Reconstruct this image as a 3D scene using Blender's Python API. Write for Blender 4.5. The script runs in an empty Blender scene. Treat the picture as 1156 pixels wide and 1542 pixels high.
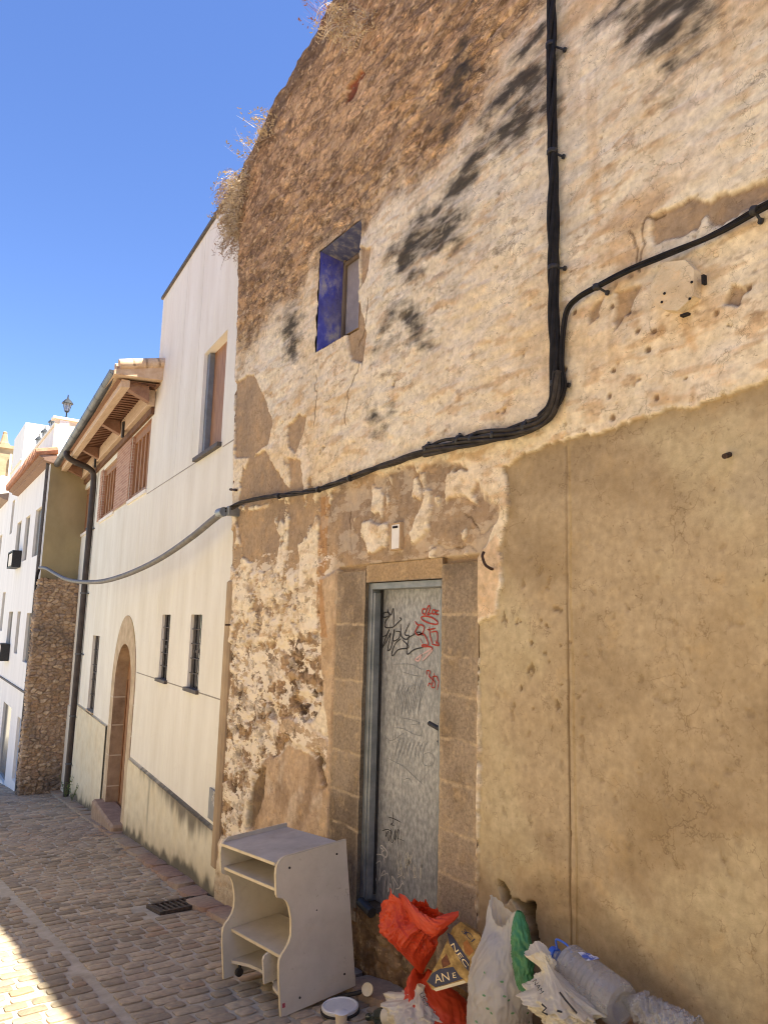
import bpy, math, random
import numpy as np
random.seed(7); RNG = np.random.default_rng(7)
R = math.radians
SC = bpy.context.scene
COL = SC.collection
# ------------------------------------------------------------------ camera
CAM = np.array([0.0, 0.0, 1.62])
FPX, PW, PH = 1130.0, 1156, 1542            # focal length in photo pixels
PITCH, ROLL, YAW = R(8.65), R(1.54), R(34.2)
_z = np.array([0, 0, 1.0])
_f0 = np.array([math.sin(YAW), math.cos(YAW), 0]); _r0 = np.array([math.cos(YAW), -math.sin(YAW), 0])
FW = _f0 * math.cos(PITCH) + _z * math.sin(PITCH); _u0 = -_f0 * math.sin(PITCH) + _z * math.cos(PITCH)
RT = _r0 * math.cos(ROLL) + _u0 * math.sin(ROLL); UP = -_r0 * math.sin(ROLL) + _u0 * math.cos(ROLL)
cam = bpy.data.cameras.new("camera"); camo = bpy.data.objects.new("camera", cam); COL.objects.link(camo)
from mathutils import Matrix, Vector
camo.matrix_world = Matrix(((RT[0], UP[0], -FW[0], CAM[0]), (RT[1], UP[1], -FW[1], CAM[1]), (RT[2], UP[2], -FW[2], CAM[2]), (0, 0, 0, 1)))
cam.sensor_fit = 'VERTICAL'; cam.sensor_height = 24.0; cam.lens = 24.0 * FPX / PH
cam.clip_end = 3000; cam.clip_start = 0.05
SC.camera = camo
SC.render.resolution_x, SC.render.resolution_y = 767, 1024
# ------------------------------------------------------------------ world, sun, exposure
SUN_EL, SUN_A = R(68), R(30)                # from the house side (+X), a little behind the camera (-Y)
sd = np.array([math.cos(SUN_EL) * math.sin(SUN_A), -math.cos(SUN_EL) * math.cos(SUN_A), math.sin(SUN_EL)])
w = bpy.data.worlds.new("World"); SC.world = w; w.use_nodes = True
nt = w.node_tree; nt.nodes.clear()
wo = nt.nodes.new('ShaderNodeOutputWorld'); bg = nt.nodes.new('ShaderNodeBackground'); sk = nt.nodes.new('ShaderNodeTexSky')
sk.sky_type = 'NISHITA'; sk.sun_disc = False; sk.sun_elevation = SUN_EL
sk.sun_rotation = math.atan2(sd[0], sd[1]); sk.altitude = 300; sk.air_density = 1.0; sk.dust_density = 0.05; sk.ozone_density = 4.0
bg.inputs[1].default_value = 0.085
hsv = nt.nodes.new('ShaderNodeHueSaturation'); hsv.inputs['Saturation'].default_value = 1.12; hsv.inputs['Hue'].default_value = 0.512
nt.links.new(sk.outputs[0], hsv.inputs['Color']); nt.links.new(hsv.outputs[0], bg.inputs[0]); nt.links.new(bg.outputs[0], wo.inputs[0])
sl = bpy.data.lights.new("sun", 'SUN'); sl.energy = 5.0; sl.angle = R(0.5); sl.color = (1.0, 0.975, 0.86)
so = bpy.data.objects.new("sun", sl); COL.objects.link(so)
so.rotation_euler = Vector(sd).to_track_quat('Z', 'Y').to_euler(); so.location = (6, -4, 14)
SC.view_settings.view_transform = 'Standard'; SC.view_settings.look = 'None'
SC.view_settings.exposure = 1.68; SC.view_settings.gamma = 1.0
SC.cycles.max_bounces = 8; SC.cycles.diffuse_bounces = 5; SC.cycles.transparent_max_bounces = 12
SC.cycles.use_denoising = True; SC.cycles.pixel_filter_type = 'BLACKMAN_HARRIS'; SC.cycles.filter_width = 1.1

# ------------------------------------------------------------------ geometry helpers
def ray(px, py):
    d = FW * FPX + RT * (px - PW / 2) - UP * (py - PH / 2); return d / np.linalg.norm(d)
def hit(px, py, p0, n):
    d = ray(px, py); return CAM + d * (np.dot(np.asarray(p0, float) - CAM, n) / np.dot(d, n))
WX = 2.75                                    # old facade plane x
NX = np.array([-1.0, 0, 0])
def W(px, py, off=0.0): return hit(px, py, (WX - off, 0, 0), NX)
A5 = R(5.2); P0 = np.array([2.80, 6.5, 0.0]); DW = np.array([math.sin(A5), math.cos(A5), 0]); NW = np.array([-math.cos(A5), math.sin(A5), 0])
def Nw(px, py, off=0.0):                     # pixel -> (s, z) on the white facade
    p = hit(px, py, P0 + NW * off, NW); return float((p - P0) @ DW), float(p[2])
def wp(s, z, off=0.0): return P0 + DW * s + NW * off + np.array([0, 0, z])
def gz(x, y):                                # street height
    yy = min(y, 42.0) if np.isscalar(y) else np.minimum(y, 42.0)
    return -0.03 - 0.113 * yy

def _hash(ix, iy, seed):
    h = (ix.astype(np.int64) * 374761393 + iy.astype(np.int64) * 668265263 + seed * 1274126177) & 0xFFFFFFFF
    h = ((h ^ (h >> 13)) * 1274126177) & 0xFFFFFFFF
    return ((h ^ (h >> 16)) & 0xFFFFFF) / float(0xFFFFFF)
def perlin(x, y, seed=0):
    x = np.asarray(x, float); y = np.asarray(y, float)
    ix = np.floor(x); iy = np.floor(y); fx = x - ix; fy = y - iy
    u = fx * fx * fx * (fx * (fx * 6 - 15) + 10); v = fy * fy * fy * (fy * (fy * 6 - 15) + 10)
    def g(a, b):
        t = _hash(ix + a, iy + b, seed) * 6.2831853
        return np.cos(t) * (fx - a) + np.sin(t) * (fy - b)
    return 1.5 * ((g(0, 0) * (1 - u) + g(1, 0) * u) * (1 - v) + (g(0, 1) * (1 - u) + g(1, 1) * u) * v)
def fbm(x, y, octv=4, seed=0, gain=0.5):
    s = 0; a = 1.0; t = 0
    for k in range(octv):
        s = s + a * perlin(x * 2 ** k, y * 2 ** k, seed + 17 * k); t += a; a *= gain
    return s / t * 1.3
def worley(x, y, seed=0, jit=0.85):
    ix = np.floor(x); iy = np.floor(y)
    f1 = np.full(x.shape, 9.0); f2 = np.full(x.shape, 9.0); idd = np.zeros(x.shape)
    for a in (-1, 0, 1):
        for b in (-1, 0, 1):
            cx = ix + a; cy = iy + b
            px = cx + 0.5 + jit * (_hash(cx, cy, seed) - 0.5); py = cy + 0.5 + jit * (_hash(cx, cy, seed + 5) - 0.5)
            d = np.hypot(px - x, py - y); r = _hash(cx, cy, seed + 9)
            n = d < f1
            f2 = np.where(n, f1, np.minimum(f2, d)); idd = np.where(n, r, idd); f1 = np.where(n, d, f1)
    return f1, f2, idd
def ss(a, b, x):
    t = np.clip((x - a) / (b - a), 0, 1); return t * t * (3 - 2 * t)
def sdpoly(x, y, poly):                      # signed distance, positive inside
    d = np.full(x.shape, 1e9); ins = np.zeros(x.shape, bool); n = len(poly)
    for i in range(n):
        ax, ay = poly[i]; bx, by = poly[(i + 1) % n]
        ex, ey = bx - ax, by - ay; L = ex * ex + ey * ey + 1e-12
        t = np.clip(((x - ax) * ex + (y - ay) * ey) / L, 0, 1)
        d = np.minimum(d, np.hypot(x - ax - t * ex, y - ay - t * ey))
        c = ((ay > y) != (by > y)) & (x < (bx - ax) * (y - ay) / (by - ay + 1e-15) + ax); ins ^= c
    return np.where(ins, d, -d)
def sdseg(x, y, pts):                        # distance to an open polyline
    d = np.full(x.shape, 1e9)
    for (ax, ay), (bx, by) in zip(pts[:-1], pts[1:]):
        ex, ey = bx - ax, by - ay; L = ex * ex + ey * ey + 1e-12
        t = np.clip(((x - ax) * ex + (y - ay) * ey) / L, 0, 1)
        d = np.minimum(d, np.hypot(x - ax - t * ex, y - ay - t * ey))
    return d

def origin_of(parent):
    o = np.zeros(3)
    while parent is not None:
        o = o + np.array(parent.location); parent = parent.parent
    return o
def mk(name, V, F, mat, parent=None, cols=None, smooth=True, uniform=None):
    V = np.asarray(V, float).reshape(-1, 3)
    if parent is not None: V = V - origin_of(parent)
    me = bpy.data.meshes.new(name)
    if isinstance(F, np.ndarray):
        nf, k = F.shape
        me.vertices.add(len(V)); me.vertices.foreach_set('co', V.ravel().astype(np.float32))
        me.loops.add(nf * k); me.loops.foreach_set('vertex_index', F.ravel().astype(np.int32))
        me.polygons.add(nf); me.polygons.foreach_set('loop_start', np.arange(0, nf * k, k, dtype=np.int32))
        me.update(calc_edges=True)
    else:
        me.from_pydata(V.tolist(), [], F)
    me.polygons.foreach_set('use_smooth', np.full(len(me.polygons), bool(smooth)))
    if cols is not None:
        a = me.color_attributes.new('Col', 'FLOAT_COLOR', 'POINT')
        c = np.ones((len(V), 4), np.float32); c[:, :cols.shape[1]] = cols
        a.data.foreach_set('color', c.ravel())
    me.materials.append(mat); me.validate(); me.update()
    o = bpy.data.objects.new(name, me); COL.objects.link(o)
    if parent is not None: o.parent = parent
    return o
def tag(o, label=None, cat=None, group=None, kind=None):
    if label: o['label'] = label
    if cat: o['category'] = cat
    if group: o['group'] = group
    if kind: o['kind'] = kind
    return o
def thing(name, loc, label, cat, group=None):
    o = bpy.data.objects.new(name, None); COL.objects.link(o); o.location = tuple(float(c) for c in loc)
    o.empty_display_size = 0.1
    return tag(o, label, cat, group)
def copy_tree(o, loc=None, parent=None):
    c = o.copy(); COL.objects.link(c); c.parent = parent
    if loc is not None: c.location = tuple(float(v) for v in loc)
    for ch in list(o.children): copy_tree(ch, None, c)
    return c
def gridfaces(nu, nv):
    i = np.arange(nu - 1)[:, None] * nv + np.arange(nv - 1)[None, :]
    return np.stack([i, i + 1, i + nv + 1, i + nv], -1).reshape(-1, 4)

class MB:
    def __init__(s): s.v = []; s.f = []; s.c = []
    def add(s, V, F):
        b = len(s.v); s.v += [tuple(map(float, p)) for p in V]; s.f += [[i + b for i in f] for f in F]; return s
    def box(s, c, size, ax=None, bev=0.0):
        ax = np.eye(3) if ax is None else np.asarray(ax, float); c = np.asarray(c, float); h = np.asarray(size, float) / 2
        if bev <= 0:
            V = [c + ax[0] * h[0] * a + ax[1] * h[1] * b + ax[2] * h[2] * d for a in (-1, 1) for b in (-1, 1) for d in (-1, 1)]
            return s.add(V, [(0, 1, 3, 2), (4, 6, 7, 5), (0, 4, 5, 1), (2, 3, 7, 6), (0, 2, 6, 4), (1, 5, 7, 3)])
        bev = min(bev, h.min() * 0.9); V = []; idx = {}
        for a in (-1, 1):
            for b in (-1, 1):
                for d in (-1, 1):
                    for k in range(3):
                        q = h - bev; q = q.copy(); q[k] = h[k]
                        idx[(a, b, d, k)] = len(V); V.append(c + ax[0] * q[0] * a + ax[1] * q[1] * b + ax[2] * q[2] * d)
        F = []
        for k in range(3):
            o1, o2 = [j for j in range(3) if j != k]
            for sg in (-1, 1):
                def key(x1, x2):
                    t = [0, 0, 0]; t[k] = sg; t[o1] = x1; t[o2] = x2; return idx[(t[0], t[1], t[2], k)]
                F.append([key(-1, -1), key(1, -1), key(1, 1), key(-1, 1)])
            for x1 in (-1, 1):
                for x2 in (-1, 1):
                    def kk(sg, which):
                        t = [0, 0, 0]; t[k] = sg; t[o1] = x1; t[o2] = x2; return idx[(t[0], t[1], t[2], which)]
                    F.append([kk(-1, o1), kk(1, o1), kk(1, o2), kk(-1, o2)])
        for a in (-1, 1):
            for b in (-1, 1):
                for d in (-1, 1): F.append([idx[(a, b, d, k)] for k in range(3)])
        return s.add(V, F)
    def tube(s, pts, r, n=10, cap=True):
        P = [np.asarray(p, float) for p in pts]; m = len(P); V = []; F = []
        T = [P[min(i + 1, m - 1)] - P[max(i - 1, 0)] for i in range(m)]; T = [t / (np.linalg.norm(t) + 1e-12) for t in T]
        a = np.cross(T[0], [0, 0, 1.0])
        if np.linalg.norm(a) < 1e-3: a = np.cross(T[0], [1.0, 0, 0])
        a /= np.linalg.norm(a)
        for i in range(m):
            a = a - T[i] * (a @ T[i]); a /= np.linalg.norm(a) + 1e-12; b = np.cross(T[i], a)
            rr = r[i] if hasattr(r, '__len__') else r
            for k in range(n):
                t = 2 * math.pi * k / n; V.append(P[i] + (a * math.cos(t) + b * math.sin(t)) * rr)
        for i in range(m - 1):
            for k in range(n): F.append([i * n + k, i * n + (k + 1) % n, (i + 1) * n + (k + 1) % n, (i + 1) * n + k])
        if cap: F.append(list(range(n))[::-1]); F.append([(m - 1) * n + k for k in range(n)])
        return s.add(V, F)
    def lathe(s, prof, o, ax=(0, 0, 1), n=24, cap=True):          # prof: (r, h)
        ax = np.asarray(ax, float); ax = ax / np.linalg.norm(ax); o = np.asarray(o, float)
        a = np.cross(ax, [0, 0, 1.0] if abs(ax[2]) < 0.9 else [1.0, 0, 0]); a /= np.linalg.norm(a); b = np.cross(ax, a)
        V = [o + ax * h + (a * math.cos(2 * math.pi * k / n) + b * math.sin(2 * math.pi * k / n)) * r for r, h in prof for k in range(n)]
        m = len(prof); F = [[i * n + k, i * n + (k + 1) % n, (i + 1) * n + (k + 1) % n, (i + 1) * n + k] for i in range(m - 1) for k in range(n)]
        if cap: F.append(list(range(n))[::-1]); F.append([(m - 1) * n + k for k in range(n)])
        return s.add(V, F)
    def prism(s, poly, thick, fr):               # poly (a, b); fr(a, b, c) -> xyz
        n = len(poly); V = [fr(a, b, 0) for a, b in poly] + [fr(a, b, thick) for a, b in poly]
        F = [list(range(n))[::-1], [n + i for i in range(n)]] + [[i, (i + 1) % n, n + (i + 1) % n, n + i] for i in range(n)]
        return s.add(V, F)
    def quad(s, a, b, c, d): return s.add([a, b, c, d], [(0, 1, 2, 3)])
    def build(s, name, mat, parent=None, smooth=False, cols=None):
        o = mk(name, s.v, s.f, mat, parent, cols, smooth)
        if smooth:
            try:
                o.data.set_sharp_from_angle(angle=R(38))
            except Exception: pass
        return o
def smoothpath(pts, n=12):
    P = [np.asarray(p, float) for p in pts]; P = [2 * P[0] - P[1]] + P + [2 * P[-1] - P[-2]]; out = []
    for i in range(1, len(P) - 2):
        for k in range(n):
            t = k / n; a, b, c, d = P[i - 1], P[i], P[i + 1], P[i + 2]
            out.append(0.5 * ((2 * b) + (-a + c) * t + (2 * a - 5 * b + 4 * c - d) * t * t + (-a + 3 * b - 3 * c + d) * t ** 3))
    out.append(P[-2]); return out

# ------------------------------------------------------------------ materials
def S(r, g, b):                               # sRGB 0-255 -> linear
    f = lambda c: (c / 255 / 12.92) if c <= 10 else ((c / 255 + 0.055) / 1.055) ** 2.4
    return (f(r), f(g), f(b))
def pm(name, c1, c2=None, scale=6.0, rough=0.85, bump=0.3, bscale=60.0, metallic=0.0, attr=False, stretch=(1, 1, 1), c3=None, dist=0.004,
       spec=0.3, alpha=1.0, detail=6, contrast=(0.3, 0.7), trans=0.0, sheen=0.0):
    m = bpy.data.materials.new(name); m.use_nodes = True; t = m.node_tree; N = t.nodes; L = t.links
    b = N['Principled BSDF']; b.inputs['Roughness'].default_value = rough; b.inputs['Metallic'].default_value = metallic
    b.inputs['Specular IOR Level'].default_value = spec; b.inputs['Alpha'].default_value = alpha
    b.inputs['Transmission Weight'].default_value = trans
    tc = N.new('ShaderNodeTexCoord'); mp = N.new('ShaderNodeMapping'); mp.inputs['Scale'].default_value = stretch
    L.new(tc.outputs['Object'], mp.inputs[0])
    n1 = N.new('ShaderNodeTexNoise'); n1.inputs['Scale'].default_value = scale; n1.inputs['Detail'].default_value = detail; n1.inputs['Roughness'].default_value = 0.62
    L.new(mp.outputs[0], n1.inputs['Vector'])
    cr = N.new('ShaderNodeValToRGB'); cr.color_ramp.elements[0].position = contrast[0]; cr.color_ramp.elements[1].position = contrast[1]
    L.new(n1.outputs['Fac'], cr.inputs[0])
    if attr:
        a = N.new('ShaderNodeVertexColor'); a.layer_name = 'Col'
        cr.color_ramp.elements[0].color = (*(c1 if not np.isscalar(c1) else (c1,) * 3), 1); cr.color_ramp.elements[1].color = (*(c2 if not np.isscalar(c2) else (c2,) * 3), 1)
        mx = N.new('ShaderNodeMix'); mx.data_type = 'RGBA'; mx.blend_type = 'MULTIPLY'; mx.inputs['Factor'].default_value = 1.0
        L.new(a.outputs['Color'], mx.inputs['A']); L.new(cr.outputs[0], mx.inputs['B']); L.new(mx.outputs['Result'], b.inputs['Base Color'])
    else:
        c2 = c2 or c1
        cr.color_ramp.elements[0].color = (*c1, 1); cr.color_ramp.elements[1].color = (*c2, 1)
        if c3 is not None:
            e = cr.color_ramp.elements.new(0.5 * (contrast[0] + contrast[1])); e.color = (*c3, 1)
        L.new(cr.outputs[0], b.inputs['Base Color'])
    if bump > 0:
        n2 = N.new('ShaderNodeTexNoise'); n2.inputs['Scale'].default_value = bscale; n2.inputs['Detail'].default_value = 5; n2.inputs['Roughness'].default_value = 0.65
        L.new(mp.outputs[0], n2.inputs['Vector'])
        bp = N.new('ShaderNodeBump'); bp.inputs['Strength'].default_value = bump; bp.inputs['Distance'].default_value = dist
        L.new(n2.outputs['Fac'], bp.inputs['Height']); L.new(bp.outputs[0], b.inputs['Normal'])
    return m

# ------------------------------------------------------------------ street
M_ground = pm('street_mortar', S(158, 146, 126), S(192, 180, 160), 9, 0.95, 0.5, 90, c3=S(175, 163, 142))
def build_street():
    xs = np.concatenate([np.linspace(-60, -3, 16), np.arange(-2.4, 3.6, 0.06), np.linspace(3.7, 60, 16)])
    ys = np.concatenate([np.linspace(-40, 0.5, 14), np.arange(1.0, 12, 0.06), np.arange(12, 34, 0.25), np.linspace(35, 400, 24)])
    X, Y = np.meshgrid(xs, ys, indexing='ij')
    Z = gz(X, Y) - 0.009 + 0.004 * fbm(X * 3, Y * 3, 3, 3) + 0.02 * fbm(X * .5, Y * .5, 2, 8)
    o = mk('street', np.stack([X, Y, Z], -1), gridfaces(len(xs), len(ys)), M_ground); tag(o, kind='structure')
M_cob = pm('cobble_stone', (0.72, 0.72, 0.74), (1.15, 1.12, 1.08), 24, 0.8, 0.7, 70, attr=True, dist=0.006, spec=0.35)
def wall_x(y):                                # right-hand edge of the paving
    return np.where(y < 6.5, WX, P0[0] + (y - 6.5) * math.tan(A5))
GCX, GCY = [float(v) for v in hit(279, 1361, (0, 0, -.03), np.array([0, .113, 1.0]))[:2]]
def build_cobbles():
    V = []; F = []; C = []; nb = 0
    a = np.array([-1, -.97, -.86, -.4, .4, .86, .97, 1]); b = np.array([-1, -.95, -.75, 0, .75, .95, 1]); A, B = np.meshgrid(a, b, indexing='ij'); gf = gridfaces(8, 7)
    y = 1.6; row = 0
    while y < 26:
        pitch = random.uniform(0.105, 0.135) * (1.0 if y < 12 else 1.5)
        xr = float(wall_x(y)) - 0.25
        x = -1.9 + random.uniform(0, 0.2)
        while x < xr:
            L = random.uniform(0.125, 0.215) * (1.0 if y < 12 else 1.3)
            if x < 1.39 < x + L:                       # pale longitudinal band
                if 1.39 - x < .08: x = 1.435; continue
                L = 1.39 - x
            if 1.39 <= x < 1.435: x = 1.435
            if abs(x + L / 2 - GCX) < .36 and abs(y + pitch / 2 - GCY) < .24: x += L; continue
            cx, cy = x + L / 2, y + pitch / 2 + random.uniform(-.012, .012) + 0.04 * (x - 1.2)
            hx, hy = L / 2 - random.uniform(.006, .014), pitch / 2 - random.uniform(.007, .014)
            ex = 6.0; rr = (np.abs(A) ** ex + np.abs(B) ** ex) ** (1 / ex); sc = np.maximum(rr, 1e-6)
            mx = np.maximum(np.abs(A), np.abs(B)); k = np.where(sc > 0, mx / sc, 1)
            jx = 1 + 0.05 * perlin(A * 1.3 + row * 7.1, B * 1.3 + x * 9, 4); jy = 1 + 0.08 * perlin(A * 1.3 + x * 5, B * 1.3 + row * 3.3, 6)
            th = random.uniform(-.04, .04)
            lx, ly = A * k * hx * jx, B * k * hy * jy
            gx = cx + lx * math.cos(th) - ly * math.sin(th); gy = cy + lx * math.sin(th) + ly * math.cos(th)
            top = random.uniform(.001, .007)
            gzv = gz(gx, gy) + np.where(mx > 0.99, -0.03, top - 0.006 * np.maximum(mx - .6, 0) - .004 * (mx > .9) + 0.003 * perlin(gx * 14, gy * 14, 9)) + 0.02 * fbm(gx * .5, gy * .5, 2, 8)
            V.append(np.stack([gx, gy, gzv], -1).reshape(-1, 3)); F.append(gf + nb); nb += 56
            t = random.random(); base = np.array(S(136, 126, 108)) * (1 - t) + np.array(S(172, 158, 135)) * t
            base = base * random.uniform(0.8, 1.2) * np.array([1.06, 1.0, .92])
            if random.random() < .06: base = base * np.array([1.1, .97, .9])
            dust = np.array(S(182, 166, 144)); dd = np.clip(0.10 + 0.9 * np.maximum(mx - .8, 0) + 0.55 * fbm(gx * 1.1, gy * 1.1, 4, 21), 0, .7)[..., None]
            C.append((base * (1 - dd) + dust * dd).reshape(-1, 3)); x += L
        y += pitch; row += 1
    o = mk('street_cobbles', np.concatenate(V), np.concatenate(F), M_cob, None, np.concatenate(C)); tag(o, kind='structure'); o.data.set_sharp_from_angle(angle=R(35))
def build_kerb():                             # raised strip of worn slabs along the house walls
    V = []; F = []; C = []; nb = 0
    a = np.array([-1, -.95, -.7, 0, .7, .95, 1]); A, B = np.meshgrid(a, a, indexing='ij'); gf = gridfaces(7, 7)
    red = [(250, 1322), (275, 1340), (300, 1362), (325, 1385)]
    y = 1.2
    while y < 17.5:
        L = random.uniform(.28, .5)
        for lane in (0,):
            x1 = float(wall_x(y + L / 2)) - 0.23; wd = .25
            hx, hy = wd / 2 - .006, L / 2 - .008; cx, cy = x1 + wd / 2, y + L / 2 + lane * .1
            ex = 5; sc = np.maximum((np.abs(A) ** ex + np.abs(B) ** ex) ** (1 / ex), 1e-6); mx = np.maximum(np.abs(A), np.abs(B)); k = mx / sc
            k = np.where(mx < 1e-6, 1, k)
            gx = cx + A * k * hx + .012 * perlin(A * 2 + y * 7, B * 2, 3) + (cy - y) * 0; gy = cy + B * k * hy + .01 * perlin(A * 2, B * 2 + y * 5, 5)
            top = 0.034 + 0.02 * lane + random.uniform(-.008, .010)
            zz = gz(gx, gy) + np.where(mx > .99, -.03, top - .012 * np.maximum(mx - .7, 0) + .012 * fbm(gx * 7, gy * 7, 3, 5)) + 0.02 * fbm(gx * .5, gy * .5, 2, 8)
            V.append(np.stack([gx, gy, zz], -1).reshape(-1, 3)); F.append(gf + nb); nb += 49
            t = random.random(); base = np.array(S(150, 122, 100)) * (1 - t) + np.array(S(160, 143, 120)) * t
            if 5.5 < y < 8.3 and random.random() < .8: base = np.array(S(152, 122, 102))
            d = np.clip(.25 + .8 * fbm(gx * 3, gy * 3, 3, 12), 0, .7)[..., None]
            C.append((base * (1 - d) + np.array(S(172, 156, 132)) * d).reshape(-1, 3))
        y += L
    o = mk('kerb', np.concatenate(V), np.concatenate(F), M_cob, None, np.concatenate(C)); tag(o, kind='structure'); o.data.set_sharp_from_angle(angle=R(40))
build_street(); build_cobbles(); build_kerb()

# ------------------------------------------------------------------ old house: facade as one relief, split into plaster wall and cement render
def add_layers(m):
    """crisp per-pixel rubble, lime flakes and mould where the wall carries them"""
    t = m.node_tree; N = t.nodes; L = t.links; b = N['Principled BSDF']; src = b.inputs['Base Color'].links[0].from_socket
    tc = N.new('ShaderNodeTexCoord'); mp = N.new('ShaderNodeMapping'); mp.inputs['Scale'].default_value = (1, 1, 1.9); L.new(tc.outputs['Object'], mp.inputs[0])
    def noise(sc, det, ro=.62): n = N.new('ShaderNodeTexNoise'); n.inputs['Scale'].default_value = sc; n.inputs['Detail'].default_value = det; n.inputs['Roughness'].default_value = ro; L.new(mp.outputs[0], n.inputs['Vector']); return n
    def rng(sock, a, c, lo=0., hi=1.): r = N.new('ShaderNodeMapRange'); r.inputs['From Min'].default_value = a; r.inputs['From Max'].default_value = c; r.inputs['To Min'].default_value = lo; r.inputs['To Max'].default_value = hi; L.new(sock, r.inputs['Value']); return r.outputs[0]
    def op(o, a, c): q = N.new('ShaderNodeMath'); q.operation = o; L.new(a, q.inputs[0]); (setattr(q.inputs[1], 'default_value', c) if np.isscalar(c) else L.new(c, q.inputs[1])); return q.outputs[0]
    def attr(nm): a = N.new('ShaderNodeAttribute'); a.attribute_name = nm; return a.outputs['Fac']
    def mix(f, col, mode='MIX'):
        nonlocal src
        x = N.new('ShaderNodeMix'); x.data_type = 'RGBA'; x.blend_type = mode; L.new(f, x.inputs['Factor']); L.new(src, x.inputs['A']); (setattr(x.inputs['B'], 'default_value', (*col, 1)) if isinstance(col, tuple) else L.new(col, x.inputs['B'])); src = x.outputs['Result']
    nz = noise(5, 6); ad = N.new('ShaderNodeVectorMath'); ad.operation = 'MULTIPLY_ADD'; ad.inputs[1].default_value = (.42, .42, .42); L.new(nz.outputs['Color'], ad.inputs[0]); L.new(mp.outputs[0], ad.inputs[2])
    rub = attr('Rub')
    for sc, wgt in ((4.4, .75), (11.0, .35)):
        v1 = N.new('ShaderNodeTexVoronoi'); v1.inputs['Scale'].default_value = sc; L.new(ad.outputs[0], v1.inputs['Vector'])
        ve = N.new('ShaderNodeTexVoronoi'); ve.feature = 'DISTANCE_TO_EDGE'; ve.inputs['Scale'].default_value = sc; L.new(ad.outputs[0], ve.inputs['Vector'])
        cr = N.new('ShaderNodeValToRGB'); e = cr.color_ramp.elements; e[0].color = (.52, .49, .46, 1); e[1].color = (1.35, 1.3, 1.22, 1); e.new(.5).color = (.92, .90, .88, 1)
        sx = N.new('ShaderNodeSeparateColor'); L.new(v1.outputs['Color'], sx.inputs[0]); L.new(sx.outputs[0], cr.inputs[0])
        on = op('MULTIPLY', rub, rng(noise(2.0 + sc * .1, 8).outputs['Fac'], .40, .56)); mix(op('MULTIPLY', on, wgt), cr.outputs[0], 'MULTIPLY')
        mix(op('MULTIPLY', op('MULTIPLY', on, rng(ve.outputs['Distance'], .10, .02)), .65), S(88, 70, 52))
    mix(op('MULTIPLY', rub, rng(noise(9, 12, .68).outputs['Fac'], .55, .63, 0, .7)), S(212, 182, 138)); mix(op('MULTIPLY', rub, rng(noise(12, 12, .7).outputs['Fac'], .45, .36, 0, .75)), S(84, 66, 48))
    fl = attr('Flk'); n1 = noise(3.6, 14, .64); n2 = noise(7.5, 14, .66)
    mix(op('MULTIPLY', fl, rng(n1.outputs['Fac'], .50, .525, 0, .92)), S(236, 219, 191)); mix(op('MULTIPLY', fl, rng(n2.outputs['Fac'], .425, .40, 0, .75)), S(104, 80, 56)); mix(op('MULTIPLY', fl, rng(noise(4.5, 12, .66).outputs['Fac'], .56, .58, 0, .7)), S(172, 140, 100))
    mp.inputs['Scale'].default_value = (1, 1, 1.9); m2 = N.new('ShaderNodeMapping'); m2.inputs['Scale'].default_value = (1, .8, 3.0); L.new(tc.outputs['Object'], m2.inputs[0]); n9 = noise(4.2, 14, .72); L.new(m2.outputs[0], n9.inputs['Vector'])
    mo = op('ADD', attr('Mou'), op('MULTIPLY', op('SUBTRACT', n9.outputs['Fac'], .5), 2.2)); mix(rng(mo, .22, .95, 0, .90), S(76, 69, 59)); mix(rng(mo, .70, 1.2, 0, .6), S(46, 42, 37))
    mf = op('ADD', attr('Mis'), op('MULTIPLY', op('SUBTRACT', noise(7.0, 14, .66).outputs['Fac'], .5), 2.0)); mix(rng(mf, .50, .80, 0, .70), S(108, 84, 58))
    L.new(src, b.inputs['Base Color']); return m
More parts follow.
